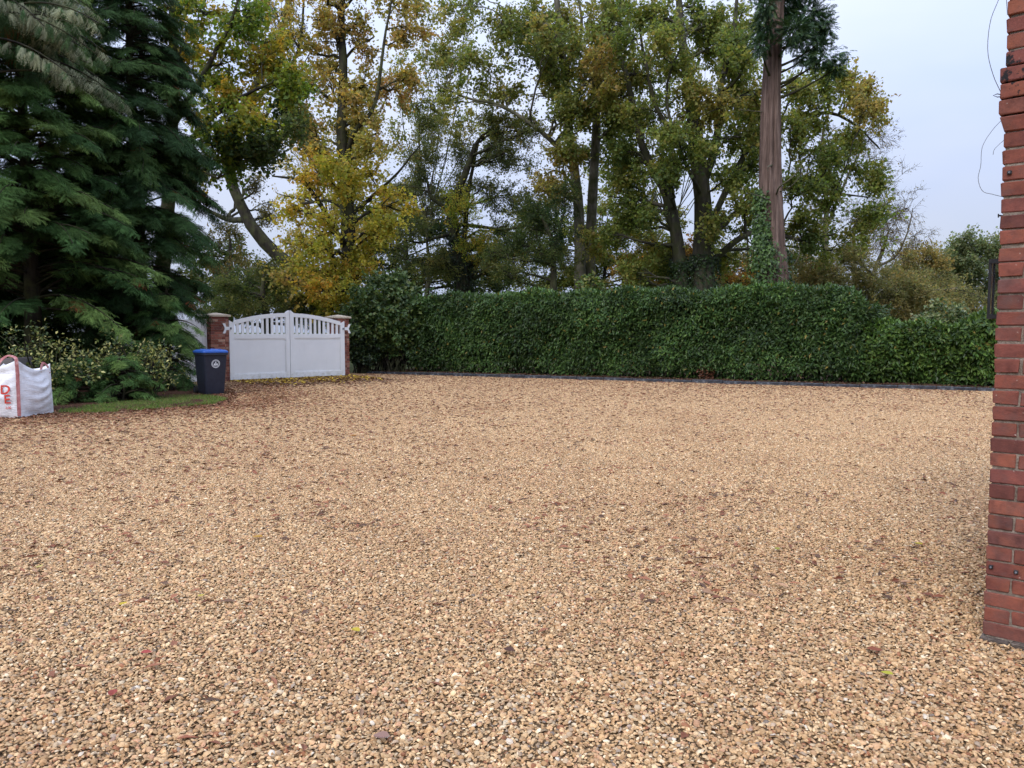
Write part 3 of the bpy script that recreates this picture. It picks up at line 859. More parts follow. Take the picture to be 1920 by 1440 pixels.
for sh in ([(-.012, .0), (.012, .0), (.010, .046), (0, .056), (-.010, .046)], [(-.048, -.04), (-.016, -.04), (-.016, -.006), (-.03, .016), (-.046, -.004)],
           [(.016, -.04), (.048, -.04), (.046, -.004), (.03, .016), (.016, -.006)], [(-.012, -.044), (.012, -.044), (.012, -.008), (-.012, -.008)]):
    em.raw([on_front(u, zc + v) for u, v in sh], [tuple(range(len(sh)))])
em.build('emblem', MT['print_white'], bin_)

# ------------------------------------------------------------------ bulk bag
bag = empty('bulk_bag', (-8.49, 13.35, 0.02), math.atan2(0.95, 0.05))
# local x runs from the near corner along the face that recedes; local y runs left along the lettered face
tag(bag, 'full white woven bulk bag with red lettering and straps', 'bulk bag')
S = 0.93; nu, nv = 44, 30
import mathutils
def bag_pt(u, v):
    """u in 0..4 round the four sides, v 0..1 up"""
    s = int(u) % 4; f = u - int(u)
    c = [(0, 0), (S, 0), (S, S), (0, S)]
    p, q = c[s], c[(s + 1) % 4]
    x, y = p[0] + (q[0] - p[0]) * f, p[1] + (q[1] - p[1]) * f
    b = math.sin(math.pi * f) ** .8 * (0.12 * math.sin(math.pi * min(v / .85, 1)) ** .7)
    nx, ny = (q[1] - p[1]) / S, -(q[0] - p[0]) / S
    # soft fold lines
    w = 0.014 * math.sin(v * 34 + 2.5 * math.sin(f * 5 + s)) * (1 if v > .3 else .4) * math.sin(math.pi * f)
    ridge = 0.04 * math.exp(-((v - .66 + .05 * math.sin(f * 4)) / .035) ** 2) * math.sin(math.pi * min(1, f * 1.1))
    taper = 1 - 0.05 * v
    cx = S / 2
    x, y = cx + (x - cx) * taper, cx + (y - cx) * taper
    corner = abs(f - .5) * 2
    zt = 0.80 + 0.10 * corner ** 3
    if s == 0: zt = 0.80 + 0.20 * max(0, 1 - f * 1.7) ** 1.3 + 0.03 * max(0, f - .8) * 5
    if s == 3: zt = 0.82 + 0.18 * max(0, f * 1.8 - .8) ** 1.3
    nz = mathutils.noise.noise((x * 5, y * 5, v * 6)) * .012
    return (x + nx * (b + w + ridge + nz), y + ny * (b + w + ridge + nz), v * zt)
U = 4 * nu
V = [bag_pt(4 * i / U, j / nv) for j in range(nv + 1) for i in range(U)]
F = [(j * U + i, j * U + (i + 1) % U, (j + 1) * U + (i + 1) % U, (j + 1) * U + i) for j in range(nv) for i in range(U)]
# inside lip and the fill
top = V[nv * U:]
cx = S / 2
lip = [(cx + (x - cx) * .97, cx + (y - cx) * .97, z - .004) for x, y, z in top]
low = [(cx + (x - cx) * .93, cx + (y - cx) * .93, .70 + .04 * math.sin(x * 7) * math.sin(y * 9)) for x, y, z in top]
n0 = len(V); V += lip; V += low; V.append((cx, cx, .80)); cidx = len(V) - 1
F += [(nv * U + i, nv * U + (i + 1) % U, n0 + (i + 1) % U, n0 + i) for i in range(U)]
F += [(n0 + i, n0 + (i + 1) % U, n0 + U + (i + 1) % U, n0 + U + i) for i in range(U)]
T = [(n0 + U + i, n0 + U + (i + 1) % U, cidx) for i in range(U)]
add('sack', mesh_from('sack', V, [np.array(F), np.array(T)], smooth=True), MT['bag'], bag)
def strap(name, pts, w, nrm, mat=MT['strap'], th=.004):
    """flat ribbon of a given width along a path"""
    P = catmull(np.array(pts, float), 40); T_ = norm(np.gradient(P, axis=0)); nn = np.broadcast_to(np.asarray(nrm, float), P.shape)
    B = norm(np.cross(T_, nn)); nn = np.cross(B, T_)
    a, b_ = P + B * w / 2, P - B * w / 2
    V = np.concatenate([a + nn * th, b_ + nn * th, a - nn * th, b_ - nn * th]); n = len(P)
    F = []
    for i in range(n - 1):
        for p, q in ((0, n), (n, 3 * n), (3 * n, 2 * n), (2 * n, 0)): F.append((p + i, q + i, q + i + 1, p + i + 1))
    return add(name, mesh_from(name, V, np.array(F)), mat, bag)
strap('corner_strap', [bag_pt(0.0, v) + np.array((-.006, -.006, 0)) for v in np.linspace(.03, 1.0, 9)], .055, (-1, -.7, 0))
z1 = bag_pt(0, 1)[2]
strap('lifting_loop', [(.01, .01, z1 - .10), (.015, .03, z1 + .02), (.08, .12, z1 + .05), (.16, .28, z1 + .06), (.10, .36, z1 - .02), (.04, .40, z1 - .14)], .05, (-.6, -.3, .8))
p = bag_pt(0.97, 1.0)
strap('lifting_loop', [(p[0] - .22, p[1] + .02, p[2] - .06), (p[0] - .16, p[1] + .03, p[2] + .05), (p[0] - .10, p[1] + .04, p[2] + .09), (p[0] - .02, p[1] + .02, p[2] + .02), (p[0] + .01, p[1], p[2] - .10)], .045, (0, -.8, .4))
strap('base_seam', [np.array(bag_pt(f, .015)) + np.array((-.004 if f > 3 else 0, -.010, 0)) for f in np.linspace(0.02, .98, 8)], .018, (0, -1, 0), MT['bag'], .005)
# lettering on the lettered side (local x = 0 face): text reads with local -y to the right
def letter(body, size, ypos, zpos, xoff=-.004):
    cu = bpy.data.curves.new('lettering', 'FONT'); cu.body = body; cu.size = size; cu.align_x = 'RIGHT'; cu.extrude = 0.0
    cu.offset = size * .018
    o = bpy.data.objects.new('lettering', cu); COL.objects.link(o)
    dg = bpy.context.evaluated_depsgraph_get(); me = bpy.data.meshes.new_from_object(o.evaluated_get(dg)); bpy.data.objects.remove(o); bpy.data.curves.remove(cu)
    n = len(me.vertices); co = np.empty(n * 3, np.float32); me.vertices.foreach_get('co', co); co = co.reshape(-1, 3)
    Y = ypos - co[:, 0]; Z = zpos + co[:, 1]
    out_ = []
    for y, z in zip(Y, Z):
        u = 4 - min(max(y / S, 0.0), .999); b_ = bag_pt(u, min(max(z / .86, 0), 1)); out_.append((b_[0] - .02, y, z))
    me.vertices.foreach_set('co', np.array(out_, np.float32).ravel()); me.update()
    me.materials.clear()
    return add('lettering', me, MT['print_red'], bag)
letter('D', .21, .10, .42); letter('E', .21, .10, .255)
letter('.UK', .06, .10, .16)
MB().raw([(-.02, .10, .235), (-.02, .5, .235), (-.02, .5, .241), (-.02, .10, .241)], [(0, 1, 2, 3)]).build('printed_line', MT['print_red'], bag)

# grey timber planter whose corner shows behind the bag
plr = empty('timber_planter', (-10.15, 14.9, 0.02), R(8)); tag(plr, 'grey weathered timber box at the picture edge behind the bulk bag', 'planter')
for i in range(6): MB().box(-.9, .55, 0, .035, .02 + i * .16, .175 + i * .16, .006).build('board', MT['greywood'], plr)
for i in range(6): MB().box(.515, .55, .037, .8, .02 + i * .16, .175 + i * .16, .006).build('board', MT['greywood'], plr)
MB().box(.47, .513, .037, .08, 0, .96).build('corner_post', MT['greywood'], plr)

def spray_template(n, seed, w=.055, droop=.22):
    rs = np.random.default_rng(seed)
    V, F = [], []
    def tri(a, b, c):
        k = len(V); V.extend([a, b, c]); F.append((k, k + 1, k + 2))
    tri((0, .012, 0), (0, -.012, 0), (1.0, 0, -droop))
    for i in range(n):
        x = .08 + .88 * i / n
        l = (.36 * math.sin(math.pi * min(1, .25 + x * .78)) ** .8 + .03) * rs.uniform(.75, 1.2)
        for s in (-1, 1):
            a = R(rs.uniform(32, 56)); zb = -droop * x * x
            p0 = np.array([x, 0, zb]); d_ = np.array([math.cos(a), s * math.sin(a), 0])
            tip = p0 + d_ * l + np.array([0, 0, -rs.uniform(.2, .55) * l])
            sidev = np.array([-d_[1], d_[0], 0]) * w * rs.uniform(.8, 1.3)
            tri(tuple(p0 - sidev * .55), tuple(p0 + sidev * .55 + d_ * l * .12), tuple(tip))
    return np.array(V), np.array(F)

# ------------------------------------------------------------------ leaf clusters shared by the tree crowns
MT['leaf_inst'] = M_leaf_inst('crown_leaf', .55, .45, .3)
MT['cyp_inst'] = M_leaf_inst('cypress_crown', .7, .15, .12, (1.3, 1.3, 1.0))
def twig_cluster(nl, L, W, seed, sub=0, jit=.15):
    rs = np.random.default_rng(seed)
    global rng
    keep = rng; rng = rs
    ax = np.stack([np.linspace(0, 1, 4), np.r_[0, rs.normal(0, .05, 3)], np.r_[0, rs.normal(0, .04, 3)] - .12 * np.linspace(0, 1, 4) ** 2], 1)
    V, F = tubes(ax[None], np.array([[.014, .011, .008, .004]]), 3); C = [np.tile([.42, .36, .40], (len(V), 1))]; Vs, Ts = [V], [np.concatenate([F[:, :3], F[:, [0, 2, 3]]])]; off = len(V)
    tips = [ax]
    for k in range(sub):
        s0 = ax[rs.integers(0, 3)] * .5 + ax[rs.integers(1, 4)] * .5; d_ = norm(rdir(1)[0] + [.9, 0, .1]); e = s0 + d_ * rs.uniform(.25, .6)
        tb = np.stack([s0, (s0 + e) / 2 + rs.normal(0, .03, 3), e]); tips.append(np.vstack([tb, e]))
        V, F = tubes(tb[None], np.array([[.008, .006, .003]]), 3); Vs.append(V); Ts.append(np.concatenate([F[:, :3], F[:, [0, 2, 3]]]) + off); off += len(V); C.append(np.tile([.42, .36, .40], (len(V), 1)))
    q = rs.uniform(.12, 1.05, nl) * 3; j = np.minimum(q.astype(int), 2); fr = (q - j)[:, None]; w = rs.integers(0, len(tips), nl)
    T_ = np.stack(tips); P = T_[w, j] * (1 - fr) + T_[w, j + 1] * fr + rs.normal(0, jit, (nl, 3)) * (1 if not sub else .6)
    D = norm(rdir(nl) * [1, 1, .7] + [.3, 0, -.3]); Nn = norm(rdir(nl) * .8 + [0, 0, .8]); sc = rs.uniform(.6, 1.25, nl)
    v, f = leaf_cards(P, D, Nn, L * sc, W * sc); Vs.append(v); Ts.append(f + off)
    hue = np.array([[1, 1, 1], [1.12, 1.0, .9], [.86, .95, .9], [1.12, .95, .88], [.75, .85, .85]])[rs.integers(0, 5, nl)] * rs.uniform(.75, 1.25, (nl, 1))
    C.append(np.repeat(hue, 4, 0)); rng = keep
    me = mesh_from('leafy_twig', np.concatenate(Vs), np.concatenate(Ts), np.concatenate(C)); me.materials.append(MT['leaf_inst'])
    return bpy.data.objects.new('leafy_twig', me)
CL = {}
CL['broad'] = [twig_cluster(15, .235, .19, 300 + k) for k in range(5)]
CL['fine'] = [twig_cluster(24, .20, .11, 320 + k) for k in range(5)]
CL['bare'] = [twig_cluster(5, .11, .08, 340 + k, sub=6) for k in range(4)]
def cyp_cluster(seed, hang=0.0):
    rs = np.random.default_rng(seed)
    tv = [spray_template(7, seed * 10 + k, .06, .3 + hang) for k in range(3)]
    Vs, Fs, Cs, off = [], [], [], 0
    n = 12
    for i in range(n):
        x = .1 + .9 * i / (n - 1); sgn = -1 if i % 2 else 1
        p = np.array([x, 0, -.18 * x * x - hang * .3 * x * x]); a = sgn * R(rs.uniform(28, 62)) * (1 - .9 * (i == n - 1))
        d_ = norm(np.array([math.cos(a), math.sin(a), rs.normal(-.15 - hang, .2)])); nn = norm(np.array([rs.normal(0, .25), rs.normal(0, .25), 1.0])); S = norm(np.cross(nn, d_)); nn = np.cross(d_, S)
        L = (.46 * math.sin(math.pi * min(1, .35 + x * .6)) + .1) * rs.uniform(.75, 1.15)
        t0, f0 = tv[rs.integers(3)]
        V = p + L * (t0[:, :1] * d_ + t0[:, 1:2] * .62 * S + t0[:, 2:3] * nn)
        Vs.append(V); Fs.append(f0 + off); off += len(V); Cs.append(np.tile(np.array([1, 1, 1.]) * rs.uniform(.7, 1.3), (len(V), 1)))
    me = mesh_from('cypress_branchlet', np.concatenate(Vs), np.concatenate(Fs), np.concatenate(Cs)); me.materials.append(MT['cyp_inst'])
    return bpy.data.objects.new('cypress_branchlet', me)
CL['cyp'] = [cyp_cluster(60 + k) for k in range(5)]
CL['weep'] = [cyp_cluster(80 + k, .8) for k in range(4)]
GRP = {k: scatter_group('scatter_' + k, v) for k, v in CL.items()}

# ------------------------------------------------------------------ broadleaved trees
def stem_path(pxs, n=16, wob=0.05):
    P = catmull(np.array([PX(*p) for p in pxs]), n)
    P = P + np.convolve(rng.normal(0, wob, n + 4), np.ones(5) / 5, 'valid')[:, None] * np.array([1, .6, 0]) if wob else P
    return P

def broadleaf(name, label, d, stems, lobes, pal, base_px, leaf=(0.17, 0.15), n2=12, n3=7, nl=8, twl=0.75, bark='bark', cat='tree',
              group=None, alt=None, alt_lobes=(), leafmat='leaf', extra_z=0.0, droop=0.25, br_r=0.05, seed=0, sub_r=1.0, jit=0.16, fill=1, gain=1.0, cl='broad'):
    """stems: [(pixel path, r0, r1)] main stems; lobes: [(px, py, rx, ry, depth offset)] leaf masses"""
    global rng
    rng = np.random.default_rng(100 + seed)
    b = PX(base_px, 622, d); b[2] = 0
    root = empty(name, b); tag(root, label, cat, group)
    V, F, off = [], [], 0
    allp, allr = [], []
    for pxs, r0, r1 in stems:
        pp = [(p[0], p[1], d + (p[2] if len(p) > 2 else 0)) for p in pxs]
        P = stem_path(pp, 18, 0.05)
        rr = np.linspace(1, 0, 18) ** 0.9 * (r0 - r1) + r1
        rr = rr * (1 + rng.normal(0, .03, 18))
        v, f = tubes(P[None], rr[None], 10); v = v + rng.normal(0, 0.02, v.shape) * np.repeat(rr, 10)[:, None] * 1.2
        V.append(v); F.append(f + off); off += len(v); allp.append(P); allr.append(rr)
    me = mesh_from('trunk', np.concatenate(V) - b, np.concatenate(F), smooth=True); add('trunk', me, MT[bark], root)
    AP = np.concatenate(allp); AR = np.concatenate(allr)
    V, F, off = [], [], 0
    LP, LC, LD, LS = [], [], [], []
    ppm = FPX / d
    rich = []
    for li, lb in enumerate(lobes):
        rich.append((li, lb))
        for k in range(fill):
            q = rng.uniform(-.85, .85, 2)
            rich.append((li, (lb[0] + q[0] * lb[2], lb[1] + q[1] * lb[3], lb[2] * rng.uniform(.45, .75), lb[3] * rng.uniform(.45, .75), (lb[4] if len(lb) > 4 else 0) + rng.uniform(-2.4, 1.6), lb[5] if len(lb) > 5 else 1.0)))
    for li, lb in rich:
        px, py, rx, ry = lb[:4]; dd = lb[4] if len(lb) > 4 else rng.uniform(-2.2, 2.2)
        dens = lb[5] if len(lb) > 5 else 1.0
        c = PX(px, py, d + dd); rad = np.array([rx / ppm, max(rx, ry) / ppm * .8, ry / ppm])
        dist = np.linalg.norm((AP - c) * [1, 1, 0.8], axis=1) + np.where(AP[:, 2] > c[2] - .2, 2.5, 0) - AR * 2
        k = int(np.argmin(dist)); a = AP[k]
        r0 = min(AR[k] * .55, br_r * (1 + np.linalg.norm(c - a) * .22))
        mid = (a + c) / 2 + rng.normal(0, .1, 3) * np.linalg.norm(c - a) + [0, 0, .10 * np.linalg.norm(c - a)]
        mainb = bez(a, mid, c, 9) + np.vstack([np.zeros(3), rng.normal(0, .05, (7, 3)), np.zeros(3)]) * min(1.5, np.linalg.norm(c - a) * .5)
        v, f = tubes(mainb[None], np.linspace(r0, r0 * .35 + .008, 9)[None], 6); V.append(v); F.append(f + off); off += len(v)
        m2 = max(3, int(n2 * dens * (0.5 + 0.5 * min(2.0, rad[0] * rad[2] / 2.2))))
        u = rdir(m2) * (rng.uniform(.25, 1, m2) ** .45)[:, None]
        e = c + u * rad
        ti = rng.integers(4, 9, m2); s = mainb[ti]
        mid2 = (s + e) / 2 + rng.normal(0, .14, (m2, 3)) * np.linalg.norm(e - s, axis=1)[:, None] + [0, 0, .12]
        sec = bez(s, mid2, e, 5)
        v, f = tubes(sec, np.linspace(1, .3, 5)[None] * (r0 * .38 * sub_r + .006) * np.ones((m2, 1)), 3); V.append(v); F.append(f + off); off += len(v)
        m3 = m2 * n3
        si = np.repeat(np.arange(m2), n3); tt = rng.uniform(.8, 4, m3); i0 = np.minimum(tt.astype(int), 3); fr = (tt - i0)[:, None]
        s3 = sec[si, i0] * (1 - fr) + sec[si, i0 + 1] * fr
        dr = norm(rdir(m3) + norm(sec[si, -1] - sec[si, 0]) * .7 + [0, 0, .15 - droop * .8])
        P_ = np.asarray(alt if (alt is not None and li in alt_lobes) else pal, float)
        hb = np.clip(rng.normal(.5, .22), 0, 1)
        hh = np.clip(hb + rng.normal(0, .2, m3), 0, .999) * (len(P_) - 1)
        h0 = hh.astype(int); cc = P_[h0] * (1 - (hh - h0))[:, None] + P_[np.minimum(h0 + 1, len(P_) - 1)] * (hh - h0)[:, None]
        LP.append(s3); LD.append(dr); LS.append(rng.uniform(.5, 1.1, m3) * twl); LC.append(cc * 1.32 * gain * rng.uniform(.75, 1.25, (m3, 1)))
    add('branches', mesh_from('branches', np.concatenate(V) - b, np.concatenate(F), smooth=True), MT[bark], root)['kind'] = 'stuff'
    P4 = np.concatenate(LP); n = len(P4)
    put_clusters('crown', root, P4 - b, np.concatenate(LD), norm(rdir(n) * .6 + [0, 0, 1]), np.concatenate(LS), np.concatenate(LC), GRP[cl], len(CL[cl]))
    return root

OLIVE = [(0.074, 0.098, 0.030), (0.112, 0.138, 0.038), (0.150, 0.166, 0.046), (0.185, 0.182, 0.054), (0.210, 0.172, 0.060)]
SYC = [(0.062, 0.088, 0.026), (0.098, 0.130, 0.034), (0.135, 0.162, 0.042), (0.165, 0.178, 0.048), (0.195, 0.178, 0.054)]
GOLD = [(0.16, 0.175, 0.034), (0.23, 0.235, 0.040), (0.30, 0.275, 0.045), (0.34, 0.28, 0.05), (0.36, 0.235, 0.05)]
GOLDUP = [(0.18, 0.18, 0.055), (0.25, 0.215, 0.062), (0.29, 0.225, 0.075), (0.28, 0.19, 0.085)]
BROWNY = [(0.16, 0.165, 0.045), (0.20, 0.18, 0.052), (0.23, 0.17, 0.058)]
DARKG = [(0.019, 0.036, 0.0136), (0.038, 0.0612, 0.0204), (0.0646, 0.0864, 0.0272), (0.095, 0.099, 0.0306)]
YGREEN = [(0.0653, 0.1125, 0.0182), (0.1087, 0.15, 0.0234), (0.174, 0.18, 0.0286), (0.2755, 0.195, 0.0286)]

broadleaf('maple_tree', 'golden autumn tree rising behind the white gates', 33,
          [([(660, 640), (655, 520), (650, 430), (648, 340), (641, 250), (646, 150), (640, 40), (650, -80)], .36, .10),
           ([(650, 470), (610, 400, -1), (575, 345, -1.5), (548, 335, -2), (510, 330, -2)], .12, .03),
           ([(650, 345), (600, 280, 1), (570, 220, 1), (540, 190, 1), (500, 100, 1)], .13, .03),
           ([(648, 320), (665, 250, -1), (700, 200, -1), (720, 90, -1), (740, -20, -1)], .12, .03),
           ([(650, 410), (690, 375, 1), (740, 330, 1), (790, 270, 1)], .09, .03)],
          [(545, 390, 50, 40), (600, 330, 55, 45), (560, 460, 50, 45, -2), (620, 430, 55, 50, -2.4), (690, 400, 55, 40), (735, 385, 45, 28), (700, 470, 50, 40, -1),
           (600, 520, 55, 40, -2.6), (570, 570, 40, 30, -2.8), (625, 570, 50, 35, -2.8), (660, 520, 40, 40, -2.6), (640, 330, 50, 40, -2), (690, 320, 50, 45), (590, 260, 50, 45, 0),
           (650, 240, 60, 40), (710, 250, 50, 40), (560, 190, 45, 40, 0, 0.94), (620, 160, 55, 45, 0, 1.00), (690, 160, 50, 45, 0, 1.00), (750, 170, 45, 40, 0, 0.94),
           (560, 90, 50, 45, 0, 0.74), (630, 70, 55, 45, 0, 0.94), (700, 70, 55, 45, 0, 0.81), (770, 80, 50, 45, 0, 0.74), (600, -10, 60, 45, 0, 0.81), (690, -20, 70, 45, 0, 0.81), (530, 20, 45, 45, 0, 0.61),
           (800, 10, 50, 50, 0, 0.61), (530, 520, 30, 30, -2.4, .7)],
          GOLD, 658, leaf=(.125, .10), n2=12, n3=7, nl=9, twl=.7, bark='bark_dark', alt=GOLDUP, alt_lobes=range(13, 29), seed=1)

broadleaf('sycamore_tree', 'broad sycamore with twin ivy clad trunks behind the tall hedge', 38,
          [([(1320, 640), (1318, 520), (1318, 440), (1316, 360), (1305, 270), (1296, 180), (1280, 90), (1270, -40)], .62, .12),
           ([(1275, 640), (1277, 520), (1268, 440), (1252, 365), (1228, 325), (1200, 260), (1180, 160), (1150, 60)], .40, .07),
           ([(1320, 340), (1345, 260, -1), (1352, 160, -1), (1375, 60, -1), (1385, -60, -1)], .22, .05),
           ([(1325, 430), (1370, 340, 1), (1430, 235, 1.5), (1500, 218, 2), (1560, 212, 2), (1610, 240, 2), (1650, 280, 2)], .17, .03),
           ([(1330, 450), (1390, 390, 0), (1460, 355, 0), (1540, 360, 0), (1630, 370, 0)], .15, .03),
           ([(1335, 490), (1390, 445, -1), (1440, 432, -1), (1500, 450, -1), (1560, 440, -1)], .17, .04),
           ([(1335, 470), (1400, 467, 0.5), (1470, 462, 1), (1560, 470, 1)], .09, .03),
           ([(1258, 390), (1200, 375, 1), (1140, 368, 1)], .11, .03),
           ([(1310, 300), (1240, 220, -1), (1210, 120, -1), (1195, 20, -1)], .14, .04),
           ([(1316, 370), (1280, 290, -2), (1250, 170, -2), (1300, 40, -2)], .10, .03)],
          [(1180, 60, 55, 50), (1240, 30, 60, 45), (1315, 30, 60, 45), (1390, 45, 50, 50), (1205, 140, 48, 40), (1275, 125, 60, 40), (1345, 185, 65, 38, -3), (1395, 120, 40, 45),
           (1215, 225, 48, 36), (1290, 220, 55, 34), (1385, 260, 50, 36), (1185, 300, 44, 36), (1215, 390, 44, 38), (1375, 330, 46, 38), (1500, 165, 55, 34), (1560, 140, 52, 32),
           (1612, 185, 45, 36), (1642, 215, 26, 30), (1530, 225, 56, 26), (1605, 260, 46, 26), (1520, 285, 50, 32), (1585, 315, 52, 34), (1640, 335, 38, 34), (1560, 365, 55, 34),
           (1500, 345, 46, 36), (1640, 392, 34, 20), (1505, 420, 50, 38), (1545, 465, 50, 34), (1600, 430, 40, 26, 0, .7), (1395, 395, 40, 36), (1215, 460, 44, 40), (1250, 300, 40, 30), (1340, 100, 50, 34),
           (1420, 180, 30, 50), (1160, 210, 40, 36), (1600, 150, 30, 24), (1250, 500, 40, 30, 2), (1190, 520, 40, 26, 2), (1370, 480, 40, 30, 3), (1480, 240, 40, 30), (1160, 420, 40, 34, 2), (1175, 345, 44, 36, 1), (1195, 400, 36, 34, 1), (1150, 290, 36, 34, 1), (1260, 250, 36, 30, -3), (1320, 280, 36, 26, -3), (1300, 170, 40, 30, -3), (1345, 420, 26, 30, -2, .6), (1250, 60, 40, 30, -3), (1370, 90, 36, 40, -3), (1220, 330, 34, 26, -2), (1420, 300, 30, 40, 2), (1400, 210, 34, 30, 2), (1330, 60, 40, 40, 2), (1150, 150, 36, 40, 2), (1380, 420, 34, 30, 2, .7), (1430, 380, 30, 30, 2)],
          SYC, 1310, leaf=(.16, .145), n2=12, n3=7, nl=8, twl=.8, bark='bark', alt=BROWNY, alt_lobes=(6, 9, 16, 17, 35), seed=2)

broadleaf('ash_tree', 'tall tree with two pale grey stems behind the hedge', 41,
          [([(1088, 640), (1088, 520), (1088, 440), (1084, 360), (1068, 250), (1060, 150), (1048, 50), (1040, -60)], .33, .13),
           ([(1108, 640), (1106, 520, .6), (1108, 440, .6), (1113, 350, .6), (1118, 240, .6), (1118, 140, .6), (1135, 30, .6), (1140, -60, .6)], .34, .13),
           ([(1066, 300), (1035, 265, -1), (985, 225, -1), (930, 195, -1), (880, 185, -1), (820, 160, -1)], .14, .03),
           ([(1060, 160), (1020, 110, 1), (985, 60, 1), (950, 10, 1)], .14, .04),
           ([(1062, 130), (1090, 60, 1), (1080, -30, 1)], .12, .05),
           ([(1118, 170), (1160, 90, 1), (1190, 0, 1)], .12, .04),
           ([(1080, 360), (1060, 330, -1), (1040, 320, -1), (1020, 330, -1)], .08, .03)],
          [(880, 60, 45, 40, 0, .5), (940, 40, 50, 40, 0, .8), (1000, 30, 50, 40), (1050, 50, 50, 40), (1110, 30, 45, 40), (1150, 70, 40, 40), (920, 110, 50, 34, 0, .8), (985, 100, 50, 36),
           (1040, 130, 50, 36), (1095, 110, 40, 36), (890, 170, 55, 26, 0, .7), (950, 175, 50, 26, 0, .7), (1010, 180, 48, 26, 0, .8), (1130, 150, 45, 40, -2), (1140, 110, 40, 30, -2), (1060, 300, 46, 36, -2), (1030, 345, 46, 34, -2),
           (1080, 220, 40, 34, -1, .7), (1150, 200, 40, 30), (850, 110, 45, 40, 0, .5), (860, 10, 50, 40, 0, .5), (1150, 10, 40, 40), (1080, 250, 30, 24, -2, .6), (1100, 455, 30, 20, -2, .5), (1000, 230, 40, 24, 0, .6), (1070, 90, 40, 36, -2.5), (1105, 190, 34, 30, -2.5, .7), (1055, 180, 34, 26, -2.5), (1020, 70, 40, 34, -2), (960, 60, 44, 34, 2), (1120, 300, 30, 26, 2, .6), (1140, 250, 34, 30, 2)],
          OLIVE, 1098, leaf=(.155, .125), n2=12, n3=7, nl=8, twl=.8, bark='bark_pale', alt=BROWNY, alt_lobes=(13, 14, 15, 16, 23), seed=3)

broadleaf('holm_oak_tree', 'dark olive oak with a black forked ivy trunk behind the shrub', 42,
          [([(868, 640), (868, 530), (860, 470), (850, 430), (846, 390), (870, 330), (890, 270)], .42, .12),
           ([(868, 520), (872, 440, 1), (880, 350, 1), (900, 260, 1)], .2, .05),
           ([(848, 440), (820, 445, -1), (790, 455, -1), (760, 450, -1)], .12, .03),
           ([(855, 420), (900, 425, 0), (950, 430, 0), (1000, 420, 0)], .12, .03),
           ([(846, 395), (810, 370, 0), (800, 340, 0), (780, 300, 0)], .12, .03)],
          [(800, 300, 45, 36), (860, 270, 50, 36), (920, 290, 55, 40), (980, 300, 50, 40), (770, 360, 36, 30), (860, 345, 45, 30), (930, 370, 60, 42), (990, 380, 50, 42), (770, 430, 40, 30), (810, 480, 45, 28),
           (880, 400, 50, 36, -3), (900, 460, 45, 30, -2), (960, 440, 55, 36), (1010, 450, 40, 36), (760, 485, 40, 30), (980, 500, 50, 30), (920, 510, 40, 26), (800, 240, 40, 30), (930, 235, 50, 30, 0), (985, 250, 45, 30), (1020, 400, 40, 40),
           (840, 500, 30, 24)],
          [(0.040, 0.052, 0.022), (0.064, 0.078, 0.028), (0.10, 0.105, 0.034), (0.14, 0.12, 0.038)], 868, cl='fine', leaf=(.15, .10), n2=13, n3=7, nl=8, twl=.7, bark='bark_dark', alt=YGREEN, alt_lobes=(10, 11), seed=4, fill=1, gain=1.15)

broadleaf('hawthorn_tree', 'small dark tree with a thin black trunk above the hedge', 36,
          [([(1035, 640), (1036, 540), (1036, 480), (1032, 440), (1015, 400)], .20, .05), ([(1036, 470), (1050, 430, .5), (1060, 390, .5)], .08, .03)],
          [(1000, 430, 45, 36), (1050, 420, 36, 34), (960, 460, 45, 34), (1010, 490, 50, 34), (1060, 480, 36, 34), (950, 515, 40, 24), (1060, 380, 30, 30), (1000, 385, 40, 30)],
          DARKG, 1035, cl='fine', leaf=(.13, .09), n2=13, n3=7, nl=8, twl=.6, bark='bark_dark', seed=5)

broadleaf('field_maple_tree', 'low orange tinted tree glimpsed beneath the sycamore limbs', 46,
          [([(1215, 640), (1218, 560), (1222, 510), (1230, 470)], .16, .05)],
          [(1195, 490, 40, 26), (1240, 480, 40, 28), (1215, 520, 50, 26), (1265, 510, 36, 28), (1160, 510, 30, 22), (1290, 460, 26, 26), (1385, 500, 36, 26), (1400, 530, 40, 22)],
          [(0.10, 0.085, 0.02), (0.18, 0.12, 0.025), (0.26, 0.135, 0.03), (0.24, 0.10, 0.03)], 1215, leaf=(.16, .13), n2=11, n3=7, nl=8, twl=.7, bark='bark_dark', seed=6)

broadleaf('leaning_tree', 'leaning grey trunk arching left behind the gate and the gold tree', 37,
          [([(600, 660), (585, 530), (548, 500), (505, 465), (465, 415), (440, 360), (428, 320), (436, 270), (462, 200), (500, 120), (535, 40), (540, -60)], .36, .09),
           ([(462, 412), (430, 412, 1), (400, 400, 1), (370, 380, 1)], .16, .05),
           ([(450, 375), (470, 365, -1), (482, 345, -1)], .06, .02),
           ([(470, 190), (520, 150, 1), (560, 90, 1), (570, -20, 1)], .14, .04),
           ([(520, 480), (480, 510, 1), (450, 505, 1), (410, 520, 1)], .07, .02)],
          [(420, 440, 40, 34, 3, .6), (470, 500, 40, 30, 3, .6), (430, 520, 40, 34, 3, .6), (500, 400, 40, 40, 3, .5), (520, 30, 45, 40, 1, .5), (480, 90, 40, 40, 1, .5), (560, 60, 40, 40, 2, .4), (470, 330, 40, 40, 3, .4)],
          [(0.05, 0.055, 0.02), (0.085, 0.075, 0.025), (0.12, 0.08, 0.03)], 590, cl='fine', leaf=(.14, .1), n2=12, n3=7, nl=6, twl=.7, bark='bark_dark', seed=7)

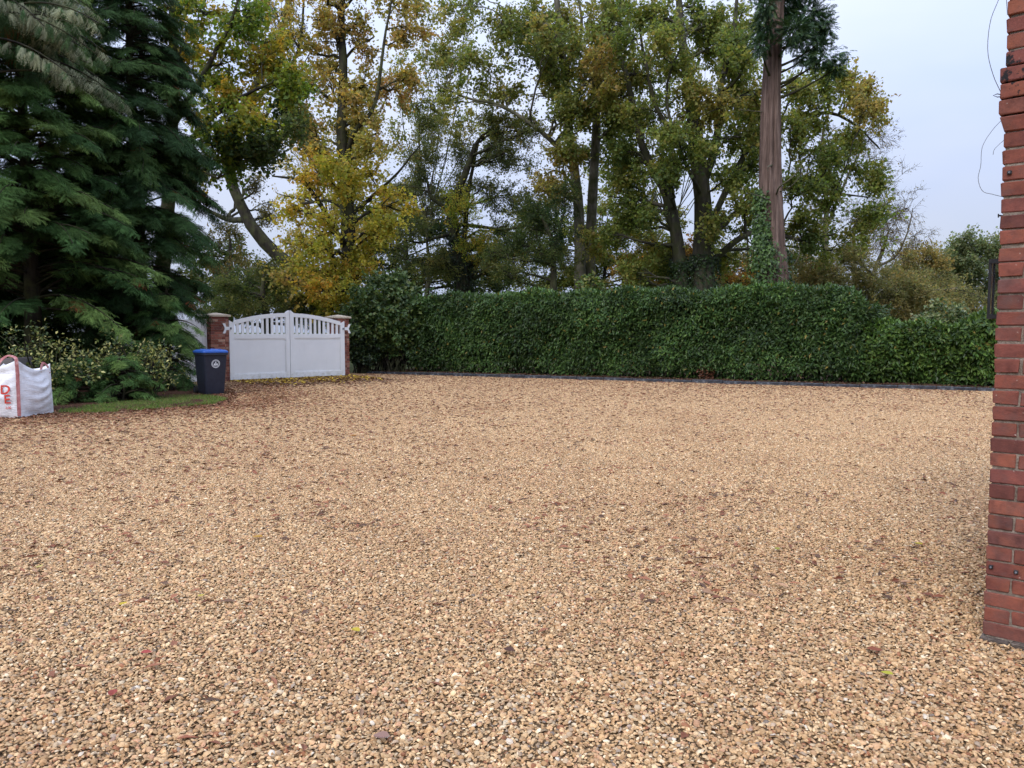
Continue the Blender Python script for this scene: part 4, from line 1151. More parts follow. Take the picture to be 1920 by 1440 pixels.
broadleaf('lime_tree', 'green and yellow leaved tree overhanging beside the dark cypresses', 25,
          [([(300, 720), (302, 560), (310, 430), (318, 300), (322, 180), (325, 60), (330, -80)], .26, .10),
           ([(318, 300), (380, 240, -1), (450, 185, -1), (520, 150, -1)], .09, .03),
           ([(320, 250), (375, 150, -1), (425, 60, -1), (450, -20, -1)], .10, .03), ([(315, 350), (400, 310, 0), (480, 260, 0), (540, 250, 0)], .08, .02)],
          [(400, 30, 60, 45), (470, 30, 40, 40, -1, .7), (350, 90, 50, 45), (420, 120, 60, 45), (490, 110, 50, 40), (530, 150, 40, 40), (400, 200, 55, 40), (470, 200, 55, 40), (540, 210, 36, 36), (440, 260, 50, 34), (510, 260, 45, 30),
           (400, 270, 40, 34), (480, 295, 40, 22), (330, 20, 50, 45), (560, 165, 20, 26), (370, 330, 40, 36), (420, 330, 30, 22, 0, .5)],
          YGREEN, 305, leaf=(.14, .12), n2=12, n3=7, nl=8, twl=.65, bark='bark_dark', alt=DARKG, alt_lobes=(8, 9, 10, 12, 15), seed=8)

broadleaf('yew_tree', 'dark evergreen mass right behind the white gates', 31,
          [([(500, 690), (500, 600), (495, 560), (490, 520)], .2, .06)],
          [(440, 570, 50, 34), (500, 565, 50, 34), (545, 580, 40, 30), (460, 530, 45, 30), (530, 530, 34, 26), (400, 575, 40, 34), (590, 590, 36, 24), (420, 545, 40, 30)],
          DARKG, 500, cl='fine', leaf=(.12, .06), n2=18, n3=9, nl=9, twl=.5, bark='bark_dark', seed=9)

broadleaf('birch_tree', 'pale bare stemmed tree fading behind the sycamore edge', 56,
          [([(1548, 650), (1548, 540), (1547, 440), (1550, 380), (1540, 300), (1545, 240)], .30, .07), ([(1548, 430), (1568, 380, 1), (1590, 330, 1), (1620, 270, 1)], .14, .04),
           ([(1548, 400), (1520, 360, 0), (1500, 330, 0)], .12, .03), ([(1600, 640), (1603, 520), (1600, 440), (1612, 400)], .22, .06)],
          [(1600, 280, 45, 40, 0), (1560, 270, 45, 40, 0), (1650, 250, 45, 24, 0), (1640, 300, 40, 36, 0), (1660, 350, 40, 40, 0), (1600, 400, 45, 40, 0), (1520, 320, 40, 40, 0), (1530, 400, 40, 40, 0), (1650, 420, 50, 36, 0), (1690, 410, 32, 40, 0)],
          [(0.14, 0.12, 0.05), (0.17, 0.13, 0.06)], 1548, cl='bare', leaf=(.12, .1), n2=9, n3=6, fill=0, nl=1, twl=1.1, bark='twig', seed=10)

broadleaf('bare_tree', 'leafless pale twigged tree against the sky right of the sycamore', 52,
          [([(1640, 650), (1632, 560), (1640, 510), (1655, 470), (1668, 430)], .24, .06), ([(1645, 500), (1680, 480, 0), (1700, 440, 0), (1712, 390, 0)], .10, .02), ([(1640, 520), (1610, 490, 0), (1590, 470, 0)], .1, .03)],
          [(1680, 420, 36, 36, 0), (1700, 390, 26, 34, 0), (1650, 440, 40, 36, 0), (1610, 470, 40, 30, 0), (1720, 440, 26, 26, 0), (1640, 390, 36, 36, 0), (1670, 470, 40, 26, 0)],
          [(0.13, 0.11, 0.04), (0.18, 0.13, 0.04), (0.15, 0.13, 0.07)], 1640, cl='bare', leaf=(.13, .1), n2=9, n3=6, fill=0, nl=2, twl=1.0, bark='twig', seed=11)

DULL = [(0.085, 0.090, 0.042), (0.12, 0.118, 0.052), (0.15, 0.135, 0.058), (0.165, 0.13, 0.06)]
broadleaf('thorn_thicket', 'dull brown green thorn trees above the hedge end', 44,
          [([(1625, 660), (1628, 600), (1635, 560), (1650, 530)], .16, .05), ([(1632, 580), (1660, 540, 0), (1690, 520, 0)], .07, .02), ([(1540, 650), (1545, 590), (1560, 540)], .12, .04)],
          [(1520, 520, 40, 34), (1570, 510, 45, 36), (1620, 500, 45, 34), (1670, 520, 40, 36), (1540, 560, 45, 30), (1600, 560, 50, 34), (1660, 575, 50, 34), (1710, 570, 40, 34), (1580, 470, 40, 26, 0, .6), (1500, 475, 36, 30), (1690, 610, 50, 26), (1620, 610, 50, 26), (1740, 600, 50, 26), (1690, 540, 40, 30), (1650, 550, 40, 30), (1560, 590, 50, 26), (1490, 530, 36, 30), (1480, 570, 40, 26), (1740, 560, 45, 34), (1790, 590, 45, 30), (1840, 590, 40, 30)],
          DULL, 1625, cl='fine', leaf=(.13, .08), n2=15, n3=8, nl=7, twl=.8, bark='twig', seed=12, gain=1.2)
broadleaf('rounded_tree', 'rounded thorn tree with a yellowing top near the brick wall', 58,
          [([(1722, 650), (1722, 580), (1720, 540)], .2, .08)],
          [(1720, 490, 45, 26, -2), (1680, 515, 36, 30, -2), (1765, 520, 40, 34, -2), (1720, 530, 50, 36, -3), (1690, 560, 45, 30, -3), (1760, 565, 45, 34, -3), (1725, 480, 40, 16, -2), (1790, 560, 20, 34), (1720, 595, 60, 26, -3)],
          DULL, 1722, cl='fine', leaf=(.16, .09), n2=15, n3=8, nl=9, twl=.9, bark='twig', alt=[(0.13, 0.115, 0.045), (0.18, 0.145, 0.05), (0.20, 0.145, 0.05)], alt_lobes=(6,), gain=1.2, seed=13)
FARG = [(0.085, 0.110, 0.060), (0.12, 0.145, 0.075), (0.155, 0.18, 0.09)]
broadleaf('poplar_tree', 'pale green rounded tree on the skyline beside the brick wall', 80,
          [([(1815, 650), (1815, 560), (1812, 500)], .3, .1), ([(1870, 650), (1868, 560), (1870, 500)], .3, .1)],
          [(1790, 470, 30, 22), (1820, 455, 34, 20), (1850, 475, 30, 22), (1880, 470, 30, 26), (1775, 500, 28, 24), (1820, 500, 40, 26), (1860, 520, 40, 30), (1810, 540, 40, 26), (1780, 540, 26, 26), (1900, 500, 40, 40), (1850, 560, 50, 30), (1800, 580, 50, 26)],
          FARG, 1815, leaf=(.30, .24), n2=13, n3=7, nl=7, twl=1.2, bark='twig', seed=14)

# filling trees farther back, seen only in the gaps
for i, (px, d, lobes, pal, lab) in enumerate([
    (760, 56, [(730, 430, 50, 36), (780, 400, 50, 40), (830, 440, 45, 36), (740, 490, 55, 30), (800, 500, 55, 30), (760, 340, 45, 36, 0, .6), (690, 500, 40, 36), (860, 490, 50, 36), (920, 480, 50, 40), (840, 380, 45, 36), (900, 520, 50, 26), (700, 440, 40, 40), (800, 535, 50, 20), (870, 540, 50, 20), (740, 530, 50, 24), (950, 535, 50, 22)], DARKG, 'dim green tree showing between the gold tree and the oak'),
    (1130, 58, [(1120, 420, 45, 36, 0, .6), (1170, 440, 45, 36), (1150, 490, 50, 30), (1100, 510, 45, 26), (1200, 430, 40, 36), (1160, 370, 40, 30, 0, .5), (1060, 510, 40, 26), (1010, 470, 50, 40), (1060, 430, 40, 40), (970, 420, 50, 40), (1230, 500, 45, 30), (1130, 460, 45, 36), (1000, 530, 50, 22), (1060, 535, 50, 22), (1200, 535, 50, 22), (1260, 530, 50, 24), (1110, 540, 40, 18), (1320, 500, 50, 36), (1250, 440, 40, 40)], SYC, 'distant olive tree between the pale stems and the sycamore'),
    (1400, 60, [(1390, 470, 40, 26, 0, .6), (1420, 510, 50, 26), (1370, 530, 50, 22), (1470, 500, 45, 30), (1510, 530, 40, 26), (1330, 520, 40, 26)], DULL, 'distant dull brown tree seen past the redwood trunk'),
    (800, 52, [(790, 60, 60, 50, 0, .5), (850, 120, 60, 50, 0, .5), (780, 170, 60, 50, 0, .5), (830, 230, 60, 40, 0, .6), (760, 280, 50, 40, 0, .5), (740, 120, 50, 50, 0, .4), (870, 30, 60, 50, 0, .5), (900, 220, 50, 40, 0, .6)], OLIVE, 'thin crowned olive tree behind the gap between the gold tree and the oak'),
    (1260, 54, [(1180, 250, 60, 50, 0, .5), (1240, 180, 60, 50, 0, .5), (1380, 200, 60, 60, 0, .5), (1140, 330, 50, 50, 0, .6), (1430, 300, 50, 50, 0, .6), (1300, 90, 70, 50, 0, .5), (1200, 60, 60, 50, 0, .5), (1400, 90, 50, 60, 0, .5)], SYC, 'tall tree directly behind the sycamore crown'),
    (620, 50, [(560, 330, 60, 50, 0, .4), (620, 400, 60, 50, 0, .5), (690, 330, 50, 50, 0, .4), (560, 450, 50, 50, 0, .5), (700, 430, 50, 50, 0, .5), (520, 250, 50, 50, 0, .5), (600, 230, 60, 50, 0, .5), (680, 220, 60, 50, 0, .5)], GOLDUP, 'muted yellow tree directly behind the gold tree'),
    (430, 46, [(380, 470, 45, 40), (430, 480, 45, 36), (400, 540, 50, 36), (460, 545, 45, 30), (520, 560, 40, 30)], DARKG, 'dark tree beyond the gate left of the leaning trunk')]):
    broadleaf('far_tree', lab, d, [([(px, 660), (px, 560), (px + 4, 500), (px, 430)], .22, .06)], lobes, pal, px, leaf=(.20, .15), n2=12, n3=7, nl=7, twl=.9, bark='bark_dark', seed=30 + i, group='trees farther back')

# ------------------------------------------------------------------ ivy helper
def ivy(path, rad, n, spread, parent, b, facing=None, cols=((0.012, 0.026, 0.010), (0.022, 0.045, 0.014), (0.04, 0.075, 0.02)), L=.11):
    P = catmull(np.asarray(path, float), 60); i = rng.integers(0, 60, n)
    an = rng.uniform(0, 2 * np.pi, n) if facing is None else rng.normal(facing, 1.0, n)
    o = np.stack([np.cos(an), np.sin(an), np.zeros(n)], 1)
    rr = np.interp(i / 59, np.linspace(0, 1, len(rad)), rad) + np.abs(rng.normal(0, spread, n))
    p = P[i] + o * rr[:, None] * rng.uniform(.7, 1.25, (n, 1)) + rng.normal(0, .10, (n, 3))
    v, f = leaf_cards(p - b, norm(o * .3 + rdir(n) * .5 + [0, 0, -.8]), norm(o + rdir(n) * .5), L * rng.uniform(.6, 1.3, n), L * rng.uniform(.6, 1.2, n))
    return add('ivy', mesh_from('ivy', v, f, np.repeat(pick(cols, n), 4, 0)), MT['laurel'], parent)
rng = np.random.default_rng(5)
def find(nm): return bpy.data.objects[nm]
r = find('sycamore_tree'); bb = np.array(r.location)
ivy([PX(1320, 640, 38), PX(1318, 520, 38), PX(1318, 480, 38)], [.75, .6, .5], 2600, .10, r, bb)
ivy([PX(1275, 640, 38), PX(1277, 520, 38), PX(1274, 490, 38)], [.5, .42, .38], 1800, .08, r, bb)
r = find('holm_oak_tree'); bb = np.array(r.location)
ivy([PX(868, 640, 42), PX(868, 530, 42), PX(862, 480, 42), PX(855, 440, 42)], [.6, .5, .42, .3], 2600, .14, r, bb, cols=((0.006, 0.014, 0.007), (0.012, 0.024, 0.010), (0.02, 0.035, 0.014)))

# ------------------------------------------------------------------ redwood
rng = np.random.default_rng(21)
RD = 30.0; rb = PX(1452, 622, RD); rb[2] = 0
rw = empty('redwood_tree', rb); tag(rw, 'tall redwood with a bare reddish trunk and ivy at its foot', 'tree')
path = catmull(np.array([PX(*p) for p in [(1451, 720, RD), (1452, 530, RD), (1447, 420, RD), (1445, 300, RD), (1446, 180, RD), (1451, 80, RD), (1458, -30, RD), (1462, -160, RD)]]), 60)
rr = np.interp(np.linspace(0, 1, 60), [0, .2, .4, .55, .75, 1], [.58, .46, .40, .35, .285, .19])
sd = 84; an = np.arange(sd) * 2 * np.pi / sd
rid = np.convolve(rng.normal(0, 1, sd), [.4, .6, .3], 'same') * .045
V, F = tubes(path[None], np.ones((1, 60)), sd)
cen = np.repeat(path, sd, 0); u = V - cen
mod = np.repeat(rr, sd) * (1 + np.tile(rid, 60) + .02 * rng.normal(size=len(V)) + .05 * np.sin(np.tile(an * 7, 60) + np.repeat(np.linspace(0, 6, 60), sd)) * np.repeat(np.linspace(1.4, .5, 60), sd))
ua = np.arctan2(u[:, 1], u[:, 0]); hz_ = np.repeat(np.linspace(0, 1, 60), sd)
crack = np.exp(-((ua + 1.55 + .5 * (hz_ - .5)) / .07) ** 2) * np.exp(-((hz_ - .47) / .07) ** 2)
V = cen + u * (mod * (1 - .22 * crack))[:, None]
add('trunk', mesh_from('trunk', V - rb, F, smooth=True), MT['bark_red'], rw)
# dead stubs and bent snags on the trunk
mb = MB()
for pts, r0 in (([(1447, 310, -.4), (1440, 313, -.9), (1440, 322, -.9)], .035), ([(1456, 364, -.4), (1462, 350, -1.0), (1488, 330, -1.2), (1505, 305, -1.2)], .035), ([(1460, 360, -.3), (1480, 352, -.8), (1500, 330, -1), (1508, 312, -1.0)], .02),
                ([(1440, 374, -.4), (1425, 368, -.8), (1405, 362, -1.0)], .025), ([(1462, 165, 0), (1485, 152, -.3), (1500, 138, -.4), (1508, 120, -.4)], .05), ([(1455, 505, -.5), (1470, 505, -.9), (1490, 495, -1), (1500, 470, -1.1), (1490, 440, -1)], .02),
                ([(1440, 210, 0), (1410, 208, -.3), (1385, 205, -.3)], .02), ([(1455, 515, -.6), (1465, 520, -1), (1480, 530, -1.1)], .025), ([(1442, 108, 0), (1430, 105, .2), (1410, 106, .2)], .02)):
    P = catmull(np.array([PX(a, b, RD + c) for a, b, c in pts]) - rb, 10)
    MB().tube(P, np.linspace(r0, r0 * .35, 10), 6).build('dead_branch', MT['twig'], rw, smooth=True)
ivy([PX(1438, 620, RD - .25), PX(1436, 500, RD - .3), PX(1430, 440, RD - .15), PX(1428, 360, RD)], [.52, .38, .20, .10], 2600, .10, rw, rb, facing=R(235), cols=((0.03, 0.06, 0.016), (0.055, 0.105, 0.024), (0.085, 0.15, 0.034)), L=.12)
ivy([PX(1466, 620, RD), PX(1466, 540, RD), PX(1470, 470, RD)], [.4, .25, .12], 700, .10, rw, rb, cols=((0.014, 0.032, 0.010), (0.03, 0.065, 0.016)), L=.12)

SPR = [spray_template(8, s, .075) for s in range(3)]
def place_sprays(P, D, Nn, L, temps, cols):
    D = norm(D); S = norm(np.cross(Nn, D)); Nn = np.cross(D, S)
    which = rng.integers(0, len(temps), len(P)); Vs, Fs, Cs = [], [], []; off = 0
    for k, (tv, tf) in enumerate(temps):
        m = which == k; n = m.sum()
        if not n: continue
        v = P[m][:, None] + L[m][:, None, None] * (D[m][:, None] * tv[None, :, 0:1] + S[m][:, None] * tv[None, :, 1:2] + Nn[m][:, None] * tv[None, :, 2:3])
        Vs.append(v.reshape(-1, 3)); Fs.append((tf[None] + (np.arange(n) * len(tv))[:, None, None]).reshape(-1, 3) + off); off += n * len(tv)
        Cs.append(np.repeat(cols[m], len(tv), 0))
    return np.concatenate(Vs), np.concatenate(Fs), np.concatenate(Cs)

# redwood crown tufts
tl = [(1515, 30, 34, 30, 0), (1545, 55, 16, 26, 0), (1490, 60, 26, 24, -1), (1530, 85, 22, 12, 0), (1432, 50, 14, 30, -1), (1425, 85, 10, 14, -1.2), (1470, 10, 30, 30, 1), (1545, 110, 34, 11, -1), (1565, 130, 14, 12, -1), (1500, -40, 60, 30, 0), (1430, -40, 40, 30, 0), (1436, 10, 16, 26, -1.6), (1510, 108, 16, 10, .5)]
Ps, Ds, Bs = [], [], []
for px, py, rx, ry, dd in tl:
    c = PX(px, py, RD + dd); n = int(26 * rx * ry / 40); q = rng.normal(0, .45, (n, 3)) * np.array([rx, max(rx, ry), ry]) / (FPX / RD)
    Ps.append(c + q); Ds.append(norm(norm(q) + rdir(n) * .5 + [0, 0, -.25]))
    k = int(np.argmin(np.linalg.norm(path - c + [0, 0, .8], axis=1))); Bs.append(bez(path[k], (path[k] + c) / 2 - [0, 0, .2], c, 8))
V, F = tubes(np.array(Bs) - rb, np.linspace(.06, .02, 8)[None] * np.ones((len(Bs), 1)), 6); add('branches', mesh_from('branches', V, F, smooth=True), MT['bark_dark'], rw)
Ps = np.concatenate(Ps); Ds = np.concatenate(Ds); n = len(Ps)
V, F, C = place_sprays(Ps - rb, Ds, norm(rdir(n) * .7 + [0, 0, .8]), rng.uniform(.16, .36, n), SPR, pick([(0.020, 0.050, 0.022), (0.034, 0.074, 0.028), (0.055, 0.10, 0.034)], n) * rng.uniform(.7, 1.3, (n, 1)))
add('crown', mesh_from('crown', V, F, C), MT['cypress'], rw)

# ------------------------------------------------------------------ cypresses
def cypress(label, px, d, H, rad_pts, nbr, cols, seed, zmin=.2, temps='cyp', size=1.0, density=1.0, droop=.35, up=.25, tipcol=None, trunk_r=.22, azs=None, name='cypress_tree', nside=20):
    global rng
    rng = np.random.default_rng(seed)
    b = PX(px, 622, d); b[2] = 0
    root = empty(name, b); tag(root, label, 'tree')
    tp = catmull(np.array([[0, 0, 0], [.05, 0, H * .3], [-.05, .05, H * .65], [0, 0, H]]), 24)
    V, F = tubes(tp[None], np.linspace(trunk_r, .03, 24)[None], 12); add('trunk', mesh_from('trunk', V, F, smooth=True), MT['bark_dark'], root)
    h = rng.uniform(0, 1, nbr) ** .9 * (H * .97 - zmin) + zmin
    az = (np.arange(nbr) * 2.39996 + rng.normal(0, .3, nbr)) if azs is None else rng.uniform(azs[0], azs[1], nbr)
    Rl = np.interp(h, [p[0] for p in rad_pts], [p[1] for p in rad_pts]) * rng.uniform(.72, 1.12, nbr)
    out_ = np.stack([np.cos(az), np.sin(az), np.zeros(nbr)], 1)
    t = np.linspace(0, 1, 12)
    st = np.stack([np.zeros(nbr), np.zeros(nbr), h], 1)
    upn = rng.normal(up, .12, nbr)[:, None]; drn = (rng.uniform(.6, 1.3, nbr) * droop)[:, None]
    latn = rng.normal(0, .12, nbr)[:, None]
    lat = np.stack([-out_[:, 1], out_[:, 0], np.zeros(nbr)], 1)
    P = st[:, None] + out_[:, None] * (Rl[:, None] * t)[..., None] + lat[:, None] * (Rl[:, None] * latn * t ** 2)[..., None]
    P[..., 2] += Rl[:, None] * (upn * t * 1.6 - (drn + upn * .6) * t ** 2.2)
    P[..., 2] = np.maximum(P[..., 2], .10)
    V, F = tubes(P, np.linspace(.028, .006, 12)[None] * (.6 + Rl[:, None] * .25), 4); add('branches', mesh_from('branches', V, F, smooth=True), MT['bark_dark'], root)
    # side twigs carry the sprays
    Ps, Ds, Ns, Ls, Cs = [], [], [], [], []
    for i in range(nbr):
        k = max(4, int(nside * density * (.5 + Rl[i] * .5)))
        s = rng.uniform(.22, 1.0, k) ** .75; s[-1] = 1.0
        i0 = np.minimum((s * 11).astype(int), 10); fr = (s * 11 - i0)[:, None]
        p = P[i, i0] * (1 - fr) + P[i, i0 + 1] * fr
        tan = norm(P[i, i0 + 1] - P[i, i0])
        sg = np.where(rng.uniform(size=k) < .5, -1., 1.); a = rng.uniform(.3, 1.05, k) * sg; a[-1] = 0
        d_ = norm(tan * np.cos(a)[:, None] + lat[i] * np.sin(a)[:, None] + rng.normal(0, .12, (k, 3)) + [0, 0, -.12])
        tl = (1.05 - s * .5) * rng.uniform(.6, 1.15, k) * np.clip(Rl[i] * .5, .35, .85)
        bc = cols[rng.integers(len(cols))] * rng.uniform(.75, 1.3)
        Ps.append(p + [0, 0, -.03]); Ds.append(d_); Ns.append(norm(rng.normal(0, .3, (k, 3)) + [0, 0, 1] + out_[i] * .4)); Ls.append(tl * size)
        cc = np.broadcast_to(bc, (k, 3)) * rng.uniform(.7, 1.35, (k, 1))
        if tipcol is not None:
            w = ((s > .5) & (rng.uniform(size=k) < .6))[:, None]; cc = np.where(w, tipcol * rng.uniform(.7, 1.2, (k, 1)), cc)
        Cs.append(cc)
    Ps = np.concatenate(Ps); Ds = np.concatenate(Ds); Ns = np.concatenate(Ns); Ls = np.concatenate(Ls); Cs = np.concatenate(Cs)
    dead = rng.uniform(size=len(Ps)) < .006; Cs = np.where(dead[:, None], np.array([.16, .055, .02]), Cs)
    Ps[:, 2] = np.maximum(Ps[:, 2], .16)
    put_clusters('crown', root, Ps, Ds, Ns, Ls, Cs, GRP[temps], len(CL[temps]))
    return root
CYP = np.array([(0.042, 0.092, 0.028), (0.060, 0.120, 0.034), (0.084, 0.152, 0.042), (0.115, 0.185, 0.050)])
CYPD = np.array([(0.028, 0.062, 0.022), (0.040, 0.082, 0.027), (0.056, 0.106, 0.032)])
cypress('broad dark green cypress above the bulk bag', 60, 18.2, 11.5, [(0, 1.2), (1.2, 1.9), (2.3, 2.7), (4.0, 2.9), (6, 2.5), (9, 1.6), (11.5, .2)], 360, CYP, 41, zmin=1.8, droop=.32, size=.82)
cypress('darker cypress between the bulk bag and the bin', 262, 20.0, 12.5, [(0, .8), (.6, 1.15), (1.6, 1.2), (2.6, 1.6), (5, 1.85), (7, 1.7), (9, 1.4), (12.5, .3)], 460, CYPD, 42, zmin=.25, droop=.42, size=.88)
cypress('low feathery cypress beside the bin and white fence', 314, 19.4, 2.6, [(0, .8), (.7, .95), (1.6, .85), (2.6, .3)], 90, CYP * 1.05, 43, zmin=.15, droop=.5, trunk_r=.08)
PALE = np.array([(0.06, 0.085, 0.045), (0.085, 0.11, 0.06)])
cypress('weeping cypress with pale grey green hanging tips at the upper corner', -72, 15.8, 10.5, [(0, 1.0), (5.5, 2.2), (7, 3.4), (9, 2.2), (10.5, .3)], 64, np.array([(0.05, 0.10, 0.04), (0.07, 0.125, 0.05)]), 44, zmin=6.3, droop=.42, temps='weep', tipcol=np.array([.34, .36, .23]), azs=(-1.5, 1.1), nside=15, size=.62)

cypress('dense cypress filling the dark behind the bulk bag', 110, 22.5, 7.0, [(0, 2.0), (2.5, 2.4), (5, 1.6), (7, .3)], 200, CYPD, 45, zmin=.2, droop=.4, nside=14)
cypress('dark cypress at the picture edge behind the bulk bag', -90, 19.5, 8.0, [(0, 1.8), (2.5, 2.2), (5, 1.6), (8, .3)], 170, CYPD, 46, zmin=.2, droop=.4, nside=14)
# ------------------------------------------------------------------ hedges
def hedge_leaves(n, length, depth, height_f, front_n, shell=.16, bulge=.10, ends=True):
    """points on a hedge shell in local x (along), y (0 front, depth back), z"""
    f = rng.uniform(size=n); x = rng.uniform(0, length, n); H = height_f(x)
    nx = np.zeros((n, 3)); p = np.zeros((n, 3))
    from mathutils import noise as mn
    bulk = np.array([mn.noise((a * .9, c * 1.1, 5)) for a, c in zip(x, rng.uniform(0, 3, n))])
    top = f > .74
    z = rng.uniform(0, 1, n) ** .9 * (H - .12) + .12
    ins = np.abs(rng.normal(0, shell, n))
    y = ins
    p[:, 0] = x
    wav = np.array([mn.noise((a * .8, c * .9, 1.7)) for a, c in zip(x, z)]) * bulge * 2 + np.array([mn.noise((a * 2.6, c * 2.6, 4.7)) for a, c in zip(x, z)]) * bulge
    under = np.clip((.55 - z) / .55, 0, 1) ** 1.5 * .35
    rnd = np.clip((z - (H - .35)) / .35, 0, 1) ** 2 * .25
    p[:, 1] = np.where(top, rng.uniform(0.05, depth, n), y + wav + under + rnd)
    wt = np.array([mn.noise((a * 1.2, c * 1.2, 9.7)) for a, c in zip(x, p[:, 1])]) * .10
    p[:, 2] = np.where(top, H - ins * .7 + wt + np.abs(rng.normal(0, .05, n)), z)
    nrm = np.where(top[:, None], np.array([0, 0, 1.0]), np.array([0, -1.0, .25]))
    return p, nrm
def hedge(name, label, A, B, depth, hf, n, cols, L, W, seed, mat='laurel', shell=.16, bulge=.10, endround=True):
    global rng
    rng = np.random.default_rng(seed)
    A, B = np.array(A, float), np.array(B, float); ln = np.linalg.norm(B - A); dv = (B - A) / ln
    root = empty(name, (A[0], A[1], 0), math.atan2(dv[1], dv[0])); tag(root, label, 'hedge')
    p, nr = hedge_leaves(n, ln, depth, hf, None, shell, bulge)
    # rounded end faces
    ne = int(n * .06)
    for xe, sgn in ((0, -1), (ln, 1)):
        q = np.zeros((ne, 3)); q[:, 1] = rng.uniform(.1, depth, ne); q[:, 2] = rng.uniform(.1, 1, ne) * hf(np.array([xe]))[0]; q[:, 0] = xe + sgn * (rng.normal(.0, shell, ne) + .25 * np.sin(np.pi * q[:, 1] / depth))
        p = np.vstack([p, q]); nr = np.vstack([nr, np.tile([sgn, -.2, .2], (ne, 1))])
    n = len(p)
    D = norm(nr * rng.uniform(.2, 1.0, (n, 1)) + rdir(n) * .7 + np.array([0, 0, .05]))
    D = np.where(((nr[:, 2] < .5) & (rng.uniform(size=n) < .55))[:, None], norm(D + [0, -.1, -.9]), D)
    Nn = norm(nr * .9 + rdir(n) * .55 + [0, 0, .45])
    sc = rng.uniform(.65, 1.3, n)
    v, f = leaf_cards(p, D, Nn, L * sc, W * sc, .10)
    from mathutils import noise as mn
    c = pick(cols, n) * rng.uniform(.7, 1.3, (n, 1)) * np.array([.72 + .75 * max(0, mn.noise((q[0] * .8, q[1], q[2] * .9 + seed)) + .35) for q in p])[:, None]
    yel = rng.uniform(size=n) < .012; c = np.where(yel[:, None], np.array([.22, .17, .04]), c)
    top_paler = (nr[:, 2] > .9) & (rng.uniform(size=n) < .4); c = np.where(top_paler[:, None], c * 1.5, c)  # part of the top leaves get a paler colour
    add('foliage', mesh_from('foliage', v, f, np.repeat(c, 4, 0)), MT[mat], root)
    # woody stems inside
    m = int(ln * 9); x = rng.uniform(0, ln, m); H = hf(x)
    s = np.stack([x, rng.uniform(.35, depth - .2, m), np.zeros(m)], 1); e = s + np.stack([rng.normal(0, .35, m), rng.normal(0, .2, m), H * rng.uniform(.6, .93, m)], 1)
    e[:, 1] = np.clip(e[:, 1], .3, depth - .2)
    V, F = tubes(bez(s, (s + e) / 2 + rng.normal(0, .12, (m, 3)), e, 6), np.linspace(.03, .01, 6)[None] * np.ones((m, 1)), 5)
    add('stems', mesh_from('stems', V, F, smooth=True), MT['bark_dark'], root)
    # deep inner leaves that close the hedge
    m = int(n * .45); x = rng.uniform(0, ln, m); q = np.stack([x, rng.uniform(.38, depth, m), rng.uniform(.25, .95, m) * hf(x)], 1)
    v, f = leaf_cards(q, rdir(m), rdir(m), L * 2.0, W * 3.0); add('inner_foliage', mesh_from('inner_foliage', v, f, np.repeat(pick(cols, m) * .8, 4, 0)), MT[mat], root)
    return root
LAU = [(0.024, 0.054, 0.015), (0.036, 0.076, 0.019), (0.052, 0.100, 0.024), (0.074, 0.125, 0.030)]
def at_k(s, off): return K0 + kd * s + kn * off
from mathutils import noise as mno
def h_tall(x): return 2.73 + .05 * np.sin(x * 1.7) + .05 * np.sin(x * 4.1 + 1) + .03 * np.sin(x * 9.7) - 0.55 * np.clip((x - 13.9) / 1.0, 0, 1) ** 2 - .15 * np.clip((1 - x) / 1, 0, 1)
hedge('laurel_hedge', 'tall clipped dark green laurel hedge along the kerb', at_k(1.5, .75), at_k(16.25, .75), 1.7, h_tall, 66000, LAU, .135, .05, 51, bulge=.15)
def h_low(x): return 1.66 + .10 * np.sin(x * 2.1 + .5) + .08 * np.sin(x * 5.3) + .16 * np.clip(x - 1.5, 0, 2)
hedge('low_hedge', 'lower looser bright green hedge running to the brick wall', at_k(16.3, .85), at_k(21.8, .65), 1.6, h_low, 22000, [(0.03, 0.065, 0.014), (0.05, 0.10, 0.020), (0.075, 0.135, 0.026), (0.105, 0.165, 0.035)], .15, .065, 52, shell=.24, bulge=.2)

